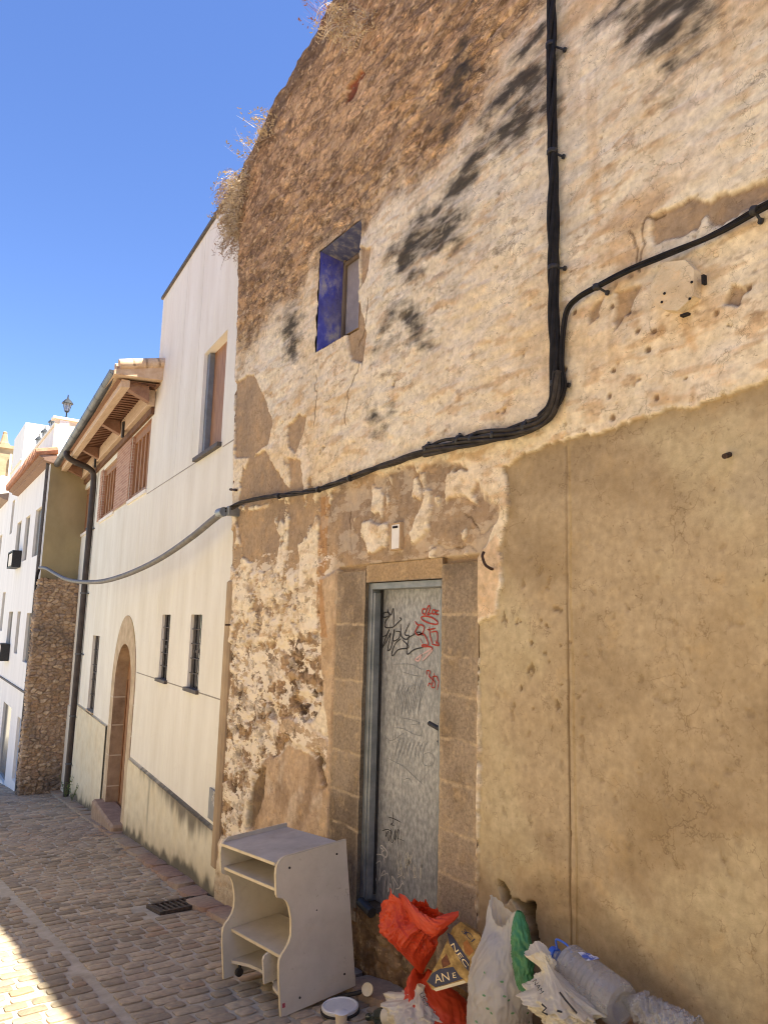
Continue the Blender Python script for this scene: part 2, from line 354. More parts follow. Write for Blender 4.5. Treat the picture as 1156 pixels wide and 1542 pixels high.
def add_wear(m, stain, chip, crk, sf=.45, cf=.5, kf=.5, st=(1, 1, 1.9), ssc=2.6, vsc=5.0, lo=.50):
    """per-pixel wear: ragged stains, dark chips and hairline cracks over the base colour"""
    t = m.node_tree; N = t.nodes; L = t.links; b = N['Principled BSDF']; src = b.inputs['Base Color'].links[0].from_socket
    tc = N.new('ShaderNodeTexCoord'); mp = N.new('ShaderNodeMapping'); mp.inputs['Scale'].default_value = st; L.new(tc.outputs['Object'], mp.inputs[0])
    def noise(sc, det, ro=.62, vec=None): n = N.new('ShaderNodeTexNoise'); n.inputs['Scale'].default_value = sc; n.inputs['Detail'].default_value = det; n.inputs['Roughness'].default_value = ro; L.new(vec or mp.outputs[0], n.inputs['Vector']); return n
    def rng(sock, a, c): r = N.new('ShaderNodeMapRange'); r.inputs['From Min'].default_value = a; r.inputs['From Max'].default_value = c; L.new(sock, r.inputs['Value']); return r.outputs[0]
    def mul(a, c): q = N.new('ShaderNodeMath'); q.operation = 'MULTIPLY'; L.new(a, q.inputs[0]); (L.new(c, q.inputs[1]) if not np.isscalar(c) else setattr(q.inputs[1], 'default_value', c)); return q.outputs[0]
    def mix(f, col):
        nonlocal src
        x = N.new('ShaderNodeMix'); x.data_type = 'RGBA'; L.new(f, x.inputs['Factor']); L.new(src, x.inputs['A']); x.inputs['B'].default_value = (*col, 1); src = x.outputs['Result']
    a = noise(ssc, 12, .68); mix(mul(rng(a.outputs['Fac'], lo, lo + .16), sf), stain)
    a2 = noise(ssc * 2.2, 12, .7); mix(mul(rng(a2.outputs['Fac'], .56, .66), sf * .8), tuple(min(1, c * 1.9) for c in stain))
    c1 = noise(38, 8, .66); c2 = noise(4.5, 5); mix(mul(mul(rng(c1.outputs['Fac'], .60, .66), rng(c2.outputs['Fac'], .44, .62)), cf), chip)
    nz = noise(4, 6, .6, tc.outputs['Object']); ad = N.new('ShaderNodeVectorMath'); ad.operation = 'MULTIPLY_ADD'; ad.inputs[1].default_value = (.34, .34, .34); L.new(nz.outputs['Color'], ad.inputs[0]); L.new(tc.outputs['Object'], ad.inputs[2])
    for k_, (vs, wd, off) in enumerate(((vsc, .020, 0), (vsc * 2.3, .030, 7))):
        vo = N.new('ShaderNodeTexVoronoi'); vo.feature = 'DISTANCE_TO_EDGE'; vo.inputs['Scale'].default_value = vs; L.new(ad.outputs[0], vo.inputs['Vector'])
        mk_ = noise(3.1 + off, 4, .6, tc.outputs['Object']); mix(mul(mul(rng(vo.outputs['Distance'], wd, .0), rng(mk_.outputs['Fac'], .51, .61)), kf), crk)
    L.new(src, b.inputs['Base Color']); return m
M_wall = pm('weathered_plaster', (0.78, 0.76, 0.73), (1.10, 1.10, 1.10), 26, 0.93, 0.45, 70, attr=True, dist=0.006, spec=0.12, contrast=(.30, .66), detail=10)
add_wear(M_wall, S(188, 150, 100), S(112, 84, 56), S(96, 72, 48), .27, .55, .5); add_layers(M_wall)
def cement_material():
    m = pm('cement_render', (0.84, 0.83, 0.80), (1.10, 1.10, 1.10), 22, 0.95, 0.5, 130, attr=True, dist=0.004, spec=0.12)
    t = m.node_tree; N = t.nodes; L = t.links; b = N['Principled BSDF']
    src = b.inputs['Base Color'].links[0].from_socket
    tc = N.new('ShaderNodeTexCoord'); nz = N.new('ShaderNodeTexNoise'); nz.inputs['Scale'].default_value = 5; nz.inputs['Detail'].default_value = 4
    L.new(tc.outputs['Object'], nz.inputs['Vector'])
    ad = N.new('ShaderNodeVectorMath'); ad.operation = 'MULTIPLY_ADD'; ad.inputs[1].default_value = (.25, .25, .25)
    L.new(nz.outputs['Color'], ad.inputs[0]); L.new(tc.outputs['Object'], ad.inputs[2])
    vo = N.new('ShaderNodeTexVoronoi'); vo.feature = 'DISTANCE_TO_EDGE'; vo.inputs['Scale'].default_value = 7.0; L.new(ad.outputs[0], vo.inputs['Vector'])
    r = N.new('ShaderNodeMapRange'); r.inputs['From Min'].default_value = 0.0; r.inputs['From Max'].default_value = 0.014; r.inputs['To Min'].default_value = 1; r.inputs['To Max'].default_value = 0; L.new(vo.outputs['Distance'], r.inputs['Value'])
    n2 = N.new('ShaderNodeTexNoise'); n2.inputs['Scale'].default_value = 4.0; n2.inputs['Detail'].default_value = 3; L.new(tc.outputs['Object'], n2.inputs['Vector'])
    r2 = N.new('ShaderNodeMapRange'); r2.inputs['From Min'].default_value = .57; r2.inputs['From Max'].default_value = .66; L.new(n2.outputs['Fac'], r2.inputs['Value'])
    mu = N.new('ShaderNodeMath'); mu.operation = 'MULTIPLY'; L.new(r.outputs[0], mu.inputs[0]); L.new(r2.outputs[0], mu.inputs[1])
    # small dark pits where the sand has fallen out
    n3 = N.new('ShaderNodeTexNoise'); n3.inputs['Scale'].default_value = 42; n3.inputs['Detail'].default_value = 2; L.new(tc.outputs['Object'], n3.inputs['Vector'])
    r3 = N.new('ShaderNodeMapRange'); r3.inputs['From Min'].default_value = .66; r3.inputs['From Max'].default_value = .74; L.new(n3.outputs['Fac'], r3.inputs['Value'])
    at = N.new('ShaderNodeAttribute'); at.attribute_name = 'Pit'
    m3 = N.new('ShaderNodeMath'); m3.operation = 'MULTIPLY'; L.new(r3.outputs[0], m3.inputs[0]); L.new(at.outputs['Fac'], m3.inputs[1])
    mx = N.new('ShaderNodeMath'); mx.operation = 'MAXIMUM'; L.new(mu.outputs[0], mx.inputs[0]); L.new(m3.outputs[0], mx.inputs[1])
    sc = N.new('ShaderNodeMath'); sc.operation = 'MULTIPLY'; sc.inputs[1].default_value = 0.30; L.new(mx.outputs[0], sc.inputs[0])
    mix = N.new('ShaderNodeMix'); mix.data_type = 'RGBA'; L.new(sc.outputs[0], mix.inputs['Factor']); L.new(src, mix.inputs['A']); mix.inputs['B'].default_value = (*S(92, 70, 44), 1)
    L.new(mix.outputs['Result'], b.inputs['Base Color'])
    return m
M_cem = cement_material(); add_wear(M_cem, S(148, 122, 82), S(104, 80, 50), S(98, 74, 46), .34, .55, .42, (1, 1, 1), 1.7, 4.2, .48)
M_jamb = pm('jamb_stone', (0.70, 0.70, 0.70), (1.18, 1.16, 1.14), 60, 0.95, 0.9, 120, attr=True, dist=0.006, spec=0.12)
add_wear(M_jamb, S(176, 150, 112), S(84, 66, 48), S(92, 72, 50), .35, .6, .3, (1, 1, 1), 4.0, 4.0, .54)

def PP(*pts): return [tuple(W(x, y)[1:]) for x, y in pts]
DOOR = (3.415, 4.235, -0.10, 1.905)           # Y0, Y1, Z0, Z1 of the door opening
WIN = (4.435, 5.06, 3.755, 4.625)
SUR = (3.10, 4.60, -0.25, 2.03)               # stone surround
TOPX = [(0.4, 7.35), (2.5, 7.35), (4.2, 7.15)] + [tuple(W(x, y)[1:]) for x, y in ((506, 0), (482, 49), (451, 97), (421, 152), (411, 179), (392, 217), (372, 262), (362, 300))]
def ztop(Y):
    q = sorted(TOPX); return np.interp(Y, [a for a, _ in q], [b for _, b in q])
def mixc(c, col, m): return c * (1 - m[..., None]) + np.asarray(col) * m[..., None]

CREAM = np.array(S(240, 221, 184)); CREAM2 = np.array(S(233, 204, 156)); TAN = np.array(S(184, 153, 114)); TAN2 = np.array(S(164, 138, 106)); GREYB = np.array(S(150, 127, 104))
RUB = [S(150, 122, 86), S(172, 140, 96), S(128, 106, 82), S(182, 152, 112), S(150, 112, 74), S(140, 122, 102), S(198, 170, 128)]
CEM = np.array(S(188, 162, 120)); MOULD = np.array(S(62, 57, 50))

def old_facade(house):
    ATT = {}
    st = 0.008
    u = np.arange(0.3, 6.60, st); u = np.sort(np.concatenate([u, [2.472, 2.476, 2.480, 2.484, 2.488]]))
    v = np.arange(0, 1, st / 8.2)
    U, Vv = np.meshgrid(u, v, indexing='ij')
    zb = -1.0
    Z = zb + (ztop(U) - zb) * Vv
    Z = Z + 0.05 * perlin(U * 2.5, U * 0 + 3.3, 5) * Vv ** 12 + 0.03 * perlin(U * 9, U * 0 + 1.3, 6) * Vv ** 14
    lean = np.interp(Z, [-1, -0.2, 2.4, 4.6, 6.2], [6.45, 6.47, 6.53, 6.72, 6.90]) + 0.018 * fbm(Z * 2.5, Z * 0, 3, 31)
    Y = 0.3 + (U - 0.3) / (u[-1] - 0.3) * (lean - 0.3)
    wl = fbm(Y * 1.6, Z * 1.6, 4, 1); w2 = fbm(Y * 1.6 + 9, Z * 1.6, 4, 2); s1 = fbm(Y * 7, Z * 7, 4, 3); s2 = fbm(Y * 7 + 5, Z * 7, 4, 4)
    f1 = fbm(Y * 24, Z * 24, 3, 5); f2 = fbm(Y * 24 + 3, Z * 24 + 8, 3, 6); rg = 1 - 2 * np.abs(fbm(Y * 5, Z * 6.5, 4, 7))
    def jag(pts, seed, amp=.16, it=3):
        q = [np.array(p) for p in PP(*pts)]; rnd = random.Random(seed)
        for _ in range(it):
            o = [q[0]]
            for a, b in zip(q[:-1], q[1:]): d = b - a; o += [(a + b) / 2 + np.array([-d[1], d[0]]) * rnd.uniform(-amp, amp), b]
            q = o
        return [tuple(p) for p in q]
    def mask(poly, soft=0.02, big=0.06, small=0.03, grow=0.0, fine=0.012):
        p = PP(*poly); px = [q[0] for q in p]; pz = [q[1] for q in p]; pad = .6
        sel = (Y > min(px) - pad) & (Y < max(px) + pad) & (Z > min(pz) - pad) & (Z < max(pz) + pad)
        out = np.zeros(Y.shape)
        if sel.any():
            yy = Y[sel] + big * wl[sel] + small * s1[sel] + fine * f1[sel]; zz = Z[sel] + big * w2[sel] + small * s2[sel] + fine * f2[sel]
            out[sel] = ss(-soft, soft, sdpoly(yy, zz, p) + grow)
        return out
    # --- cream plaster with horizontal courses showing through
    course = fbm(Y * 1.3, Z * 6.0, 4, 11); cfine = fbm(Y * 5, Z * 16, 4, 12)
    c = np.ones(Y.shape + (3,)) * CREAM
    c = mixc(c, CREAM2, ss(-.25, .55, fbm(Y * .9, Z * 1.5, 4, 13)) * .8)
    c = mixc(c, S(218, 200, 170), ss(.05, .5, fbm(Y * 2.2 + 4, Z * 2.2, 4, 14)) * .6)
    c = mixc(c, S(242, 222, 190), ss(.05, .45, fbm(Y * 3.2 + 14, Z * 4.2, 4, 18)) * .6)
    c = mixc(c, S(206, 162, 106), ss(.05, .4, cfine) * .6 * ss(-.5, .3, wl))
    c = mixc(c, S(150, 112, 74), ss(.26, .46, fbm(Y * 9, Z * 20, 5, 17, .6) + .25 * course) * .45 * ss(-.3, .3, w2))
    drip = fbm(Y * 5, Z * .5, 4, 15)
    c = mixc(c, S(206, 160, 100), ss(.1, .55, drip) * .55 * mask([(850, -300), (850, 560), (1010, 560), (1300, 400), (1300, -400)], .3))
    blot = mask([(850, -400), (850, 600), (1300, 440), (1300, -400)], .3); c = mixc(c, S(196, 148, 88), blot * ss(.12, .6, fbm(Y * 1.6, Z * 3.2, 5, 19)) * .65)
    h = 0.016 + 0.008 * course + 0.004 * s1 + 0.0018 * f1 + .003 * cfine
    left = mask([(300, 1300), (480, 1300), (640, 640), (830, 640), (835, -400), (300, -400)], .2)
    h = h + left * (0.008 * fbm(Y * 4, Z * 8, 3, 16))
    # little pits and chips
    wf1, wf2, wid = worley(Y * 11, Z * 11, 3)
    pit = (wid > .90) * ss(.16, .05, wf1 * (.6 + wid) + .16 * s1) ; c = mixc(c, S(150, 112, 72), pit * .6); h = h - pit * .006
    # --- exposed tan render patches
    tan = np.zeros(Y.shape)
    zoneA = mask([(330, 690), (470, 700), (500, 745), (490, 900), (500, 1000), (330, 1000)], .08, .1)
    zoneB = mask([(478, 745), (520, 722), (600, 705), (665, 690), (705, 700), (728, 745), (750, 775), (742, 800), (722, 850), (700, 862), (505, 862), (488, 880)], .015, .05, .04)
    fl = fbm(Y * 3.6, Z * 3.0, 6, 20, .64)
    tan = np.maximum(tan, zoneA * ss(.04, .09, fl + .10 * s1))
    tan = np.maximum(tan, zoneB * ss(.30, .26, fbm(Y * 3.2, Z * 2.0, 5, 22, .58)))
    for p in ([(435, 640), (450, 625), (462, 632), (458, 655), (448, 682), (436, 672)], [(356, 575), (385, 560), (412, 640), (405, 668), (380, 690), (356, 690)],
              [(520, 460), (545, 455), (552, 500), (548, 545), (530, 540)], [(545, 370), (560, 375), (556, 410), (545, 440)],
              [(375, 690), (400, 680), (440, 745), (400, 760), (360, 760)], [(436, 690), (455, 690), (462, 760), (470, 900), (480, 960), (440, 980), (430, 900), (438, 780)],
              [(355, 770), (412, 762), (424, 820), (418, 850), (395, 862), (365, 840)], [(365, 930), (400, 880), (425, 890), (420, 930), (390, 950), (370, 985)],
              [(346, 985), (420, 975), (400, 1010), (352, 1015)], [(930, 440), (965, 440), (950, 470), (925, 500)], [(985, 330), (1040, 300), (1075, 310), (1060, 345), (985, 375)],
              [(1060, 310), (1156, 270), (1156, 300), (1080, 340)], [(1100, 425), (1125, 430), (1110, 460), (1095, 455)], [(890, 470), (910, 450), (905, 480), (890, 490)]):
        tan = np.maximum(tan, mask(p, .006, .035, .02))
    tan = np.maximum(tan, (1 - zoneA) * ss(.52, .60, fbm(Y * 4, Z * 6.4, 6, 23, .62)) * mask([(340, 560), (560, 540), (830, 560), (1156, 330), (1300, 500), (800, 700), (350, 760)], .1))
    cream_keep = np.zeros(Y.shape)
    ck2 = mask([(330, 870), (480, 860), (480, 1000), (330, 1000)], .06, .1) * ss(-.02, .02, fbm(Y * 5, Z * 5, 6, 71, .64)); cream_keep = np.maximum(cream_keep, ck2)
    for p in ([(545, 790), (585, 785), (580, 830), (550, 840)], [(618, 800), (640, 735), (650, 740), (640, 800), (622, 815)], [(560, 735), (575, 730), (580, 775), (560, 770)],
              [(672, 715), (715, 700), (720, 760), (700, 745), (672, 745)], [(452, 820), (478, 800), (482, 960), (455, 975)], [(630, 760), (655, 762), (648, 795), (630, 790)]):
        cream_keep = np.maximum(cream_keep, mask(p, .006, .05, .035))
    tan = tan * (1 - cream_keep)
    tc = np.ones(c.shape) * TAN; tc = mixc(tc, TAN2, ss(-.4, .5, fbm(Y * 4, Z * 3, 4, 24))); tc = mixc(tc, GREYB, ss(.0, .5, fbm(Y * 1.7, Z * 1.4, 3, 25)) * .6)
    tc = mixc(tc, S(196, 154, 102), ss(.15, .6, fbm(Y * 6, Z * 4, 3, 26)) * .4)
    c = c * (1 - tan[..., None]) + tc * tan[..., None]
    h = h * (1 - tan) + tan * (-.002 + .004 * s1 + .002 * f1)
    # --- rubble at the top and at the lower left
    q1, q2, qid = worley(Y * 5.2 + .35 * wl + .15 * s1, Z * 9.5 + .35 * w2 + .15 * s2, 7)
    r1, r2, rid = worley(Y * 9.0 + .35 * s1, Z * 11.5 + .35 * s2, 8)
    pal = np.array(RUB); rc = pal[(qid * 6.999).astype(int)]; rc2 = pal[(rid * 6.999).astype(int)]
    top = mask([(250, 560), (250, -700), (1200, -700), (840, -60), (800, 50), (755, 110), (690, 185), (640, 250), (595, 292), (548, 330), (495, 372), (462, 430), (415, 480), (365, 530)], .22, .34, .12)
    stone = ss(.02, .16, q2 - q1)
    tcol = np.ones(c.shape) * np.array(S(162, 132, 98)); tcol = mixc(tcol, S(142, 120, 96), ss(-.3, .5, fbm(Y * 1.8, Z * 2.4, 4, 27)))
    show = stone * ss(-.05, .35, fbm(Y * 2.4, Z * 3, 4, 28)) * .5
    tcol = tcol * (1 - show[..., None]) + rc * show[..., None]
    tcol = mixc(tcol, S(204, 166, 118), ss(.0, .42, fbm(Y * 5, Z * 9, 5, 29, .6)) * .6)
    tcol = mixc(tcol, S(174, 134, 88), ss(.1, .5, fbm(Y * 3 + 7, Z * 5, 5, 44, .6)) * .4)
    tcol = mixc(tcol, S(92, 70, 50), ss(.10, .5, fbm(Y * 6 + 3, Z * 12, 5, 30, .62)) * .75)
    tcol = mixc(tcol, S(216, 186, 142), ss(.22, .5, fbm(Y * 8 + 3, Z * 13, 4, 45, .6)) * .6)
    tcol = mixc(tcol, S(176, 146, 110), mask([(455, 70), (520, 40), (590, 110), (580, 190), (520, 250), (460, 260), (440, 190)], .08, .12) * .75)
    tcol = mixc(tcol, S(140, 112, 86), mask([(350, 480), (360, 330), (400, 230), (420, 200), (430, 330), (400, 450)], .12, .15) * .45)
    tcol = mixc(tcol, S(86, 74, 64), ss(.35, .05, ztop(Y) - Z + .25 * wl) * .75)
    c = c * (1 - top[..., None]) + tcol * top[..., None]
    tl = fbm(Y * 5.5, Z * 10, 6, 46, .62)
    h = h * (1 - top) + top * (.004 + .008 * show - .004 * (1 - stone) * ss(-.1, .3, fbm(Y * 2.4, Z * 3, 4, 28)) + .019 * tl + .004 * f1)
    c = mixc(c, S(84, 64, 46), top * ss(-.18, -.55, tl) * .6)
    # brick showing through a slit near the top
    br = mask([(518, 160), (524, 130), (545, 105), (552, 112), (540, 128), (532, 150)], .006, .01, .01); c = mixc(c, S(120, 66, 44), br); h = h - .03 * br
    low = mask([(300, 1260), (300, 985), (350, 975), (405, 968), (480, 965), (500, 968), (492, 1060), (470, 1085), (500, 1110), (500, 1150), (470, 1120), (430, 1125), (400, 1150), (390, 1180), (372, 1210), (360, 1260)], .03, .10, .05)
    lst = ss(.03, .22, r2 - r1); big_ = fbm(Y * 3.6, Z * 3.6, 6, 47, .62); rel = .55 * big_ + .45 * rg - .25
    lc = np.ones(c.shape) * np.array(S(178, 146, 110)); sh_ = lst * ss(-.1, .3, fbm(Y * 3 + 2, Z * 3, 3, 48)) * .8
    lc = lc * (1 - sh_[..., None]) + rc2 * sh_[..., None]
    lc = mixc(lc, S(150, 116, 82), ss(.05, .5, fbm(Y * 4 + 9, Z * 4, 5, 49, .6)) * .7)
    lime = ss(.04, .20, fbm(Y * 4.6, Z * 5.2, 6, 33, .64) + .30 * ss(5.0, 6.0, Y) - .08 + .18 * s1)
    lc = mixc(lc, S(238, 221, 194), lime * .95); lc = mixc(lc, S(200, 180, 152), lime * ss(.0, .4, s2) * .6)
    lc = mixc(lc, S(70, 52, 38), ss(.02, -.30, rel) * (1 - .5 * lime) * .95); lc = mixc(lc, S(96, 72, 50), (1 - lst) * .45 * (1 - lime))  # hollows of the relief coloured dark: crevice shade put into the base colour
    c = c * (1 - low[..., None]) + lc * low[..., None]
    h = h * (1 - low) + low * (-.012 + .016 * sh_ * (.4 + rid) + .008 * lime + .020 * np.clip(rel, -.8, .6) + .006 * f1)
    # dirty smooth coat low on the left, and the smooth strip beside the door
    coat = mask([(372, 1300), (380, 1200), (402, 1140), (440, 1125), (480, 1135), (500, 1170), (505, 1300)], .012, .06, .03)
    cc = np.ones(c.shape) * np.array(S(196, 164, 126)); cc = mixc(cc, S(150, 122, 92), ss(-.1, .5, fbm(Y * 5, Z * 2.2, 4, 35)) * .8); cc = mixc(cc, S(214, 190, 158), ss(.1, .5, fbm(Y * 4, Z * 4, 4, 36)) * .6)
    c = c * (1 - coat[..., None]) + cc * coat[..., None]; h = h * (1 - coat) + coat * (.012 + .008 * s1)
    strip = mask([(483, 870), (508, 858), (512, 1000), (506, 1260), (482, 1260), (498, 1110), (486, 1000)], .012, .03, .02)
    sc_ = np.ones(c.shape) * np.array(S(206, 174, 132)); sc_ = mixc(sc_, S(180, 146, 104), ss(-.2, .5, fbm(Y * 6, Z * 3, 4, 37)) * .7)
    c = c * (1 - strip[..., None]) + sc_ * strip[..., None]; h = h * (1 - strip) + strip * (.018 + .005 * s1)
    patch = mask([(425, 1075), (470, 1085), (495, 1110), (500, 1150), (478, 1125), (450, 1120), (425, 1100)], .01, .05, .03)
    c = mixc(c, S(206, 176, 138), patch * .9); h = h * (1 - patch) + patch * .02
    og = mask([(483, 745), (500, 745), (492, 800), (488, 880), (497, 960), (480, 965), (478, 860)], .01, .03, .02); c = mixc(c, S(186, 136, 80), og * .8)
    rt = mask([(712, 848), (750, 805), (756, 850), (748, 925), (716, 936)], .01, .02, .015); c = mixc(c, S(222, 186, 140), rt * .85); h = h * (1 - rt) + rt * .016
    # dark holes, their inner shade coloured in besides the depth
    for p, dp in (([(388, 1165), (402, 1150), (400, 1200), (385, 1240), (372, 1250), (376, 1200)], .03), ([(400, 1050), (418, 1060), (414, 1085), (402, 1080)], .05), ([(482, 1125), (488, 1150), (494, 1180), (488, 1185), (480, 1150)], .04),
                  ([(440, 1040), (475, 1050), (468, 1062), (440, 1055)], .03), ([(748, 1322), (758, 1330), (768, 1350), (756, 1362)], .06), ([(775, 1352), (800, 1362), (806, 1420), (796, 1430), (790, 1385)], .09)):
        m = mask(p, .025, .04, .04); c = mixc(c, S(66, 50, 36), m * .75); h = h - dp * m
    # scattered rusty fixings holes in the right part
    hz = mask([(840, 460), (1156, 360), (1156, 560), (1050, 600), (900, 640), (850, 640)], .05)
    g1, g2, gid = worley(Y * 9, Z * 9, 19); sp = hz * (gid > .72) * ss(.16, .09, g1 + .05 * f1); c = mixc(c, S(108, 76, 48), sp * .85); h = h - .008 * sp
    for pts, wd in (([(997, 490), (1003, 560), (1005, 600)], .03), ([(1045, 590), (1042, 615)], .02), ([(1030, 480), (1050, 540)], .03)):
        m = ss(wd * 1.3, 0, sdseg(Y + .02 * s1, Z, PP(*pts))); c = mixc(c, S(200, 150, 84), m * .5 * ss(-.6, .2, s2))
    # cracks in the plaster
    for pts in ([(700, 775), (716, 790), (722, 805), (745, 790)], [(640, 832), (680, 828), (700, 822), (716, 830)], [(545, 545), (532, 575), (525, 610), (523, 640)], [(478, 565), (480, 600), (476, 640)], [(950, 350), (965, 410), (975, 330), (1000, 325)],
                [(720, 870), (718, 900), (712, 925)], [(528, 770), (527, 800), (530, 830)], [(540, 520), (552, 490), (556, 450)]):
        m = ss(.0085, .003, sdseg(Y, Z, jag(pts, int(pts[0][0])))); c = mixc(c, S(92, 66, 42), m * .75); h = h - .004 * m
    # --- dark mould along the courses
    mould = np.zeros(Y.shape)
    for p in ([(830, 90), (800, 135), (745, 190), (722, 240), (745, 235), (800, 185), (832, 160)], [(735, 205), (700, 240), (660, 300), (628, 345), (640, 352), (690, 312), (722, 262)],
              [(690, 288), (652, 335), (620, 365), (585, 405), (583, 428), (618, 405), (665, 350), (705, 302)], [(660, 355), (690, 368), (672, 385), (655, 378)], [(578, 485), (598, 478), (600, 500), (580, 502)], [(622, 482), (645, 470), (648, 490), (630, 500)],
              [(925, 20), (960, -20), (1090, -60), (1070, 10), (1000, 70), (960, 88), (952, 60), (975, 30)], [(980, 95), (1020, 70), (1030, 85), (985, 112)], [(1040, 8), (1070, -20), (1090, -10), (1030, 50), (980, 70)],
              [(700, 60), (720, 80), (705, 105), (685, 120), (680, 100)], [(735, 165), (760, 130), (830, 60), (830, 95), (770, 160)], [(430, 490), (445, 468), (456, 490), (450, 530), (436, 535)], [(560, 630), (582, 625), (585, 640), (565, 645)],
              [(650, 170), (690, 120), (700, 130), (660, 190)], [(590, 415), (640, 372), (700, 320), (690, 340), (610, 425)]):
        mould = np.maximum(mould, mask(p, .14, .20, .10, .05, .02))
    mould = mould * (.55 + .45 * ss(-.4, .2, fbm(Y * 3, Z * 7, 3, 40)))
    ATT['Mou'] = np.clip(mould, 0, 1)
    mist = mask([(560, 640), (560, 420), (740, 180), (832, 90), (832, 420), (700, 480), (610, 620)], .3, .3)
    ATT['Mis'] = np.clip(mist * .42 + .22 * mask([(835, -400), (835, 640), (1300, 440), (1300, -400)], .3), 0, 1); ATT['Rub'] = np.clip(top + .5 * low + .6 * ((Y > 3.0) & (Y < 4.6) & (Z < -.08)), 0, 1); ATT['Flk'] = np.clip(.95 * low + .7 * zoneA * (Z < 2.2) + .28 * zoneB, 0, 1)
    # soil splash at the foot
    c = mixc(c, S(120, 96, 70), ss(.55, 0, Z - gz(Y * 0, Y) + .2 * wl) * .6)
    # --- door surround bed, masonry under the door
    bed = ss(0.0, .01, np.minimum(np.minimum(Y - SUR[0], SUR[1] - Y), np.minimum(Z - SUR[2], SUR[3] - Z))); h = h * (1 - bed) - .03 * bed
    und = ((Y > 3.0) & (Y < 4.6) & (Z < -.08)).astype(float); uc = np.ones(c.shape) * np.array(S(140, 108, 74)); uc = uc * (1 - .45 * lst[..., None]) + rc2 * .7 * .45 * lst[..., None]; uc = mixc(uc, S(84, 66, 48), ss(-.1, .4, fbm(Y * 5, Z * 4, 5, 73)) * .6); uc = mixc(uc, S(178, 132, 72), ss(.1, .5, fbm(Y * 4, Z * 2, 3, 43)) * .7)
    c = c * (1 - und[..., None]) + uc * und[..., None]; h = h * (1 - und) + und * (-.01 + .010 * lst + .022 * s1)
    # --- cement render
    cem_poly = [(716, 1600), (719, 1350), (724, 1100), (722, 1000), (716, 940), (748, 926), (757, 880), (752, 830), (764, 780), (766, 735), (757, 706), (772, 697), (790, 684), (832, 668), (850, 662), (905, 650), (960, 633), (1010, 614), (1042, 616), (1078, 600), (1112, 590), (1156, 574), (1500, 440), (1500, 1800), (716, 1800)]
    cem = mask(cem_poly, .004, .012, .012)
    k = np.ones(c.shape) * CEM; k = mixc(k, S(160, 134, 94), ss(-.2, .5, fbm(Y * 1.2, Z * 1.5, 4, 50)) * .8); k = mixc(k, S(200, 178, 132), ss(.0, .45, fbm(Y * 1.1 + 6, Z * 1.1, 4, 51)) * .8)
    k = mixc(k, S(188, 166, 128), mask([(1092, 740), (1110, 690), (1300, 640), (1300, 760), (1120, 785)], .02, .04) * .7)
    dampc = [(790, 1330), (830, 1318), (880, 1330), (940, 1400), (1000, 1470), (1080, 1560), (900, 1700), (780, 1500)]
    dm = mask(dampc, .05, .06); k = mixc(k, S(140, 110, 70), dm * .55)
    ring = mask(dampc, .03, .06, .03, .05) - mask(dampc, .03, .06, .03, .01); k = mixc(k, S(198, 166, 116), np.clip(ring, 0, 1) * .6)
    k = mixc(k, S(200, 166, 118), ss(.03, .0, np.abs(sdpoly(Y, Z, PP(*dampc)) - .14) + .02 * s1) * .35)
    k = mixc(k, S(134, 102, 62), ss(.7, .0, Z - gz(Y * 0, Y) - .1 + .3 * wl) * .45)
    k = mixc(k, S(150, 124, 84), ss(.10, 0, sdpoly(Y, Z, PP(*cem_poly)) + .03 * wl) * .5 * (Z > 2.2))
    line = ss(.007, .002, np.abs(Y - 2.48 - .004 * perlin(Z * 3, Z * 0, 3)) ) * (Z < 2.52)
    k = mixc(k, S(104, 78, 46), line * (.25 + .75 * ss(2.3, 1.2, Z)))
    kh = -.004 + .005 * fbm(Y * 1.5, Z * 1.5, 3, 52) + .0025 * s1 - .008 * line
    pitz = mask([(760, 900), (840, 890), (870, 1000), (860, 1090), (780, 1080), (755, 980)], .1, .1) * .9 + mask([(730, 800), (1300, 800), (1300, 1350), (900, 1350), (730, 1250)], .15, .1) * .5
    kpit = pitz * ss(.40, .55, fbm(Y * 16, Z * 13, 3, 55)); kh = kh - .007 * kpit; k = mixc(k, S(110, 82, 48), kpit * .5)
    holem = np.zeros(Y.shape)
    for p in ([(748, 1322), (758, 1330), (768, 1350), (756, 1362)], [(772, 1352), (800, 1362), (806, 1420), (796, 1440), (786, 1385)]): holem = np.maximum(holem, mask(p, .01, .02, .02))
    kh = kh - .12 * holem; k = mixc(k, S(48, 37, 27), holem * .92)  # cavity shade painted into the hole colour on top of the real depth
    c = c * (1 - cem[..., None]) + k * cem[..., None]; h = h * (1 - cem) + kh * cem
    c = c * (1 + .10 * f1[..., None]) * (1 + .06 * s1[..., None])
    c = np.clip(c * (1 - .10 * np.abs(f2)[..., None]), .012, .95)
    lum = (c @ np.array([.3, .6, .1]))[..., None]; c = lum + (c - lum) * (.90 - .04 * cem + .06 * top)[..., None]
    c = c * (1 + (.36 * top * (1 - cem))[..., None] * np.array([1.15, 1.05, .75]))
    V = np.stack([WX - h, Y, Z], -1).reshape(-1, 3); F = gridfaces(len(u), len(v)); F = F[:, ::-1]
    fy = Y.reshape(-1)[F].mean(1); fz = Z.reshape(-1)[F].mean(1); fc = cem.reshape(-1)[F].mean(1) > .5
    inside = lambda b, m=0.0: (fy > b[0] - m) & (fy < b[1] + m) & (fz > b[2] - m) & (fz < b[3] + m)
    keep = ~(inside(DOOR, .04) | inside(WIN))
    pitv = np.clip(pitz, 0, 1).reshape(-1); cv = c.reshape(-1, 3)
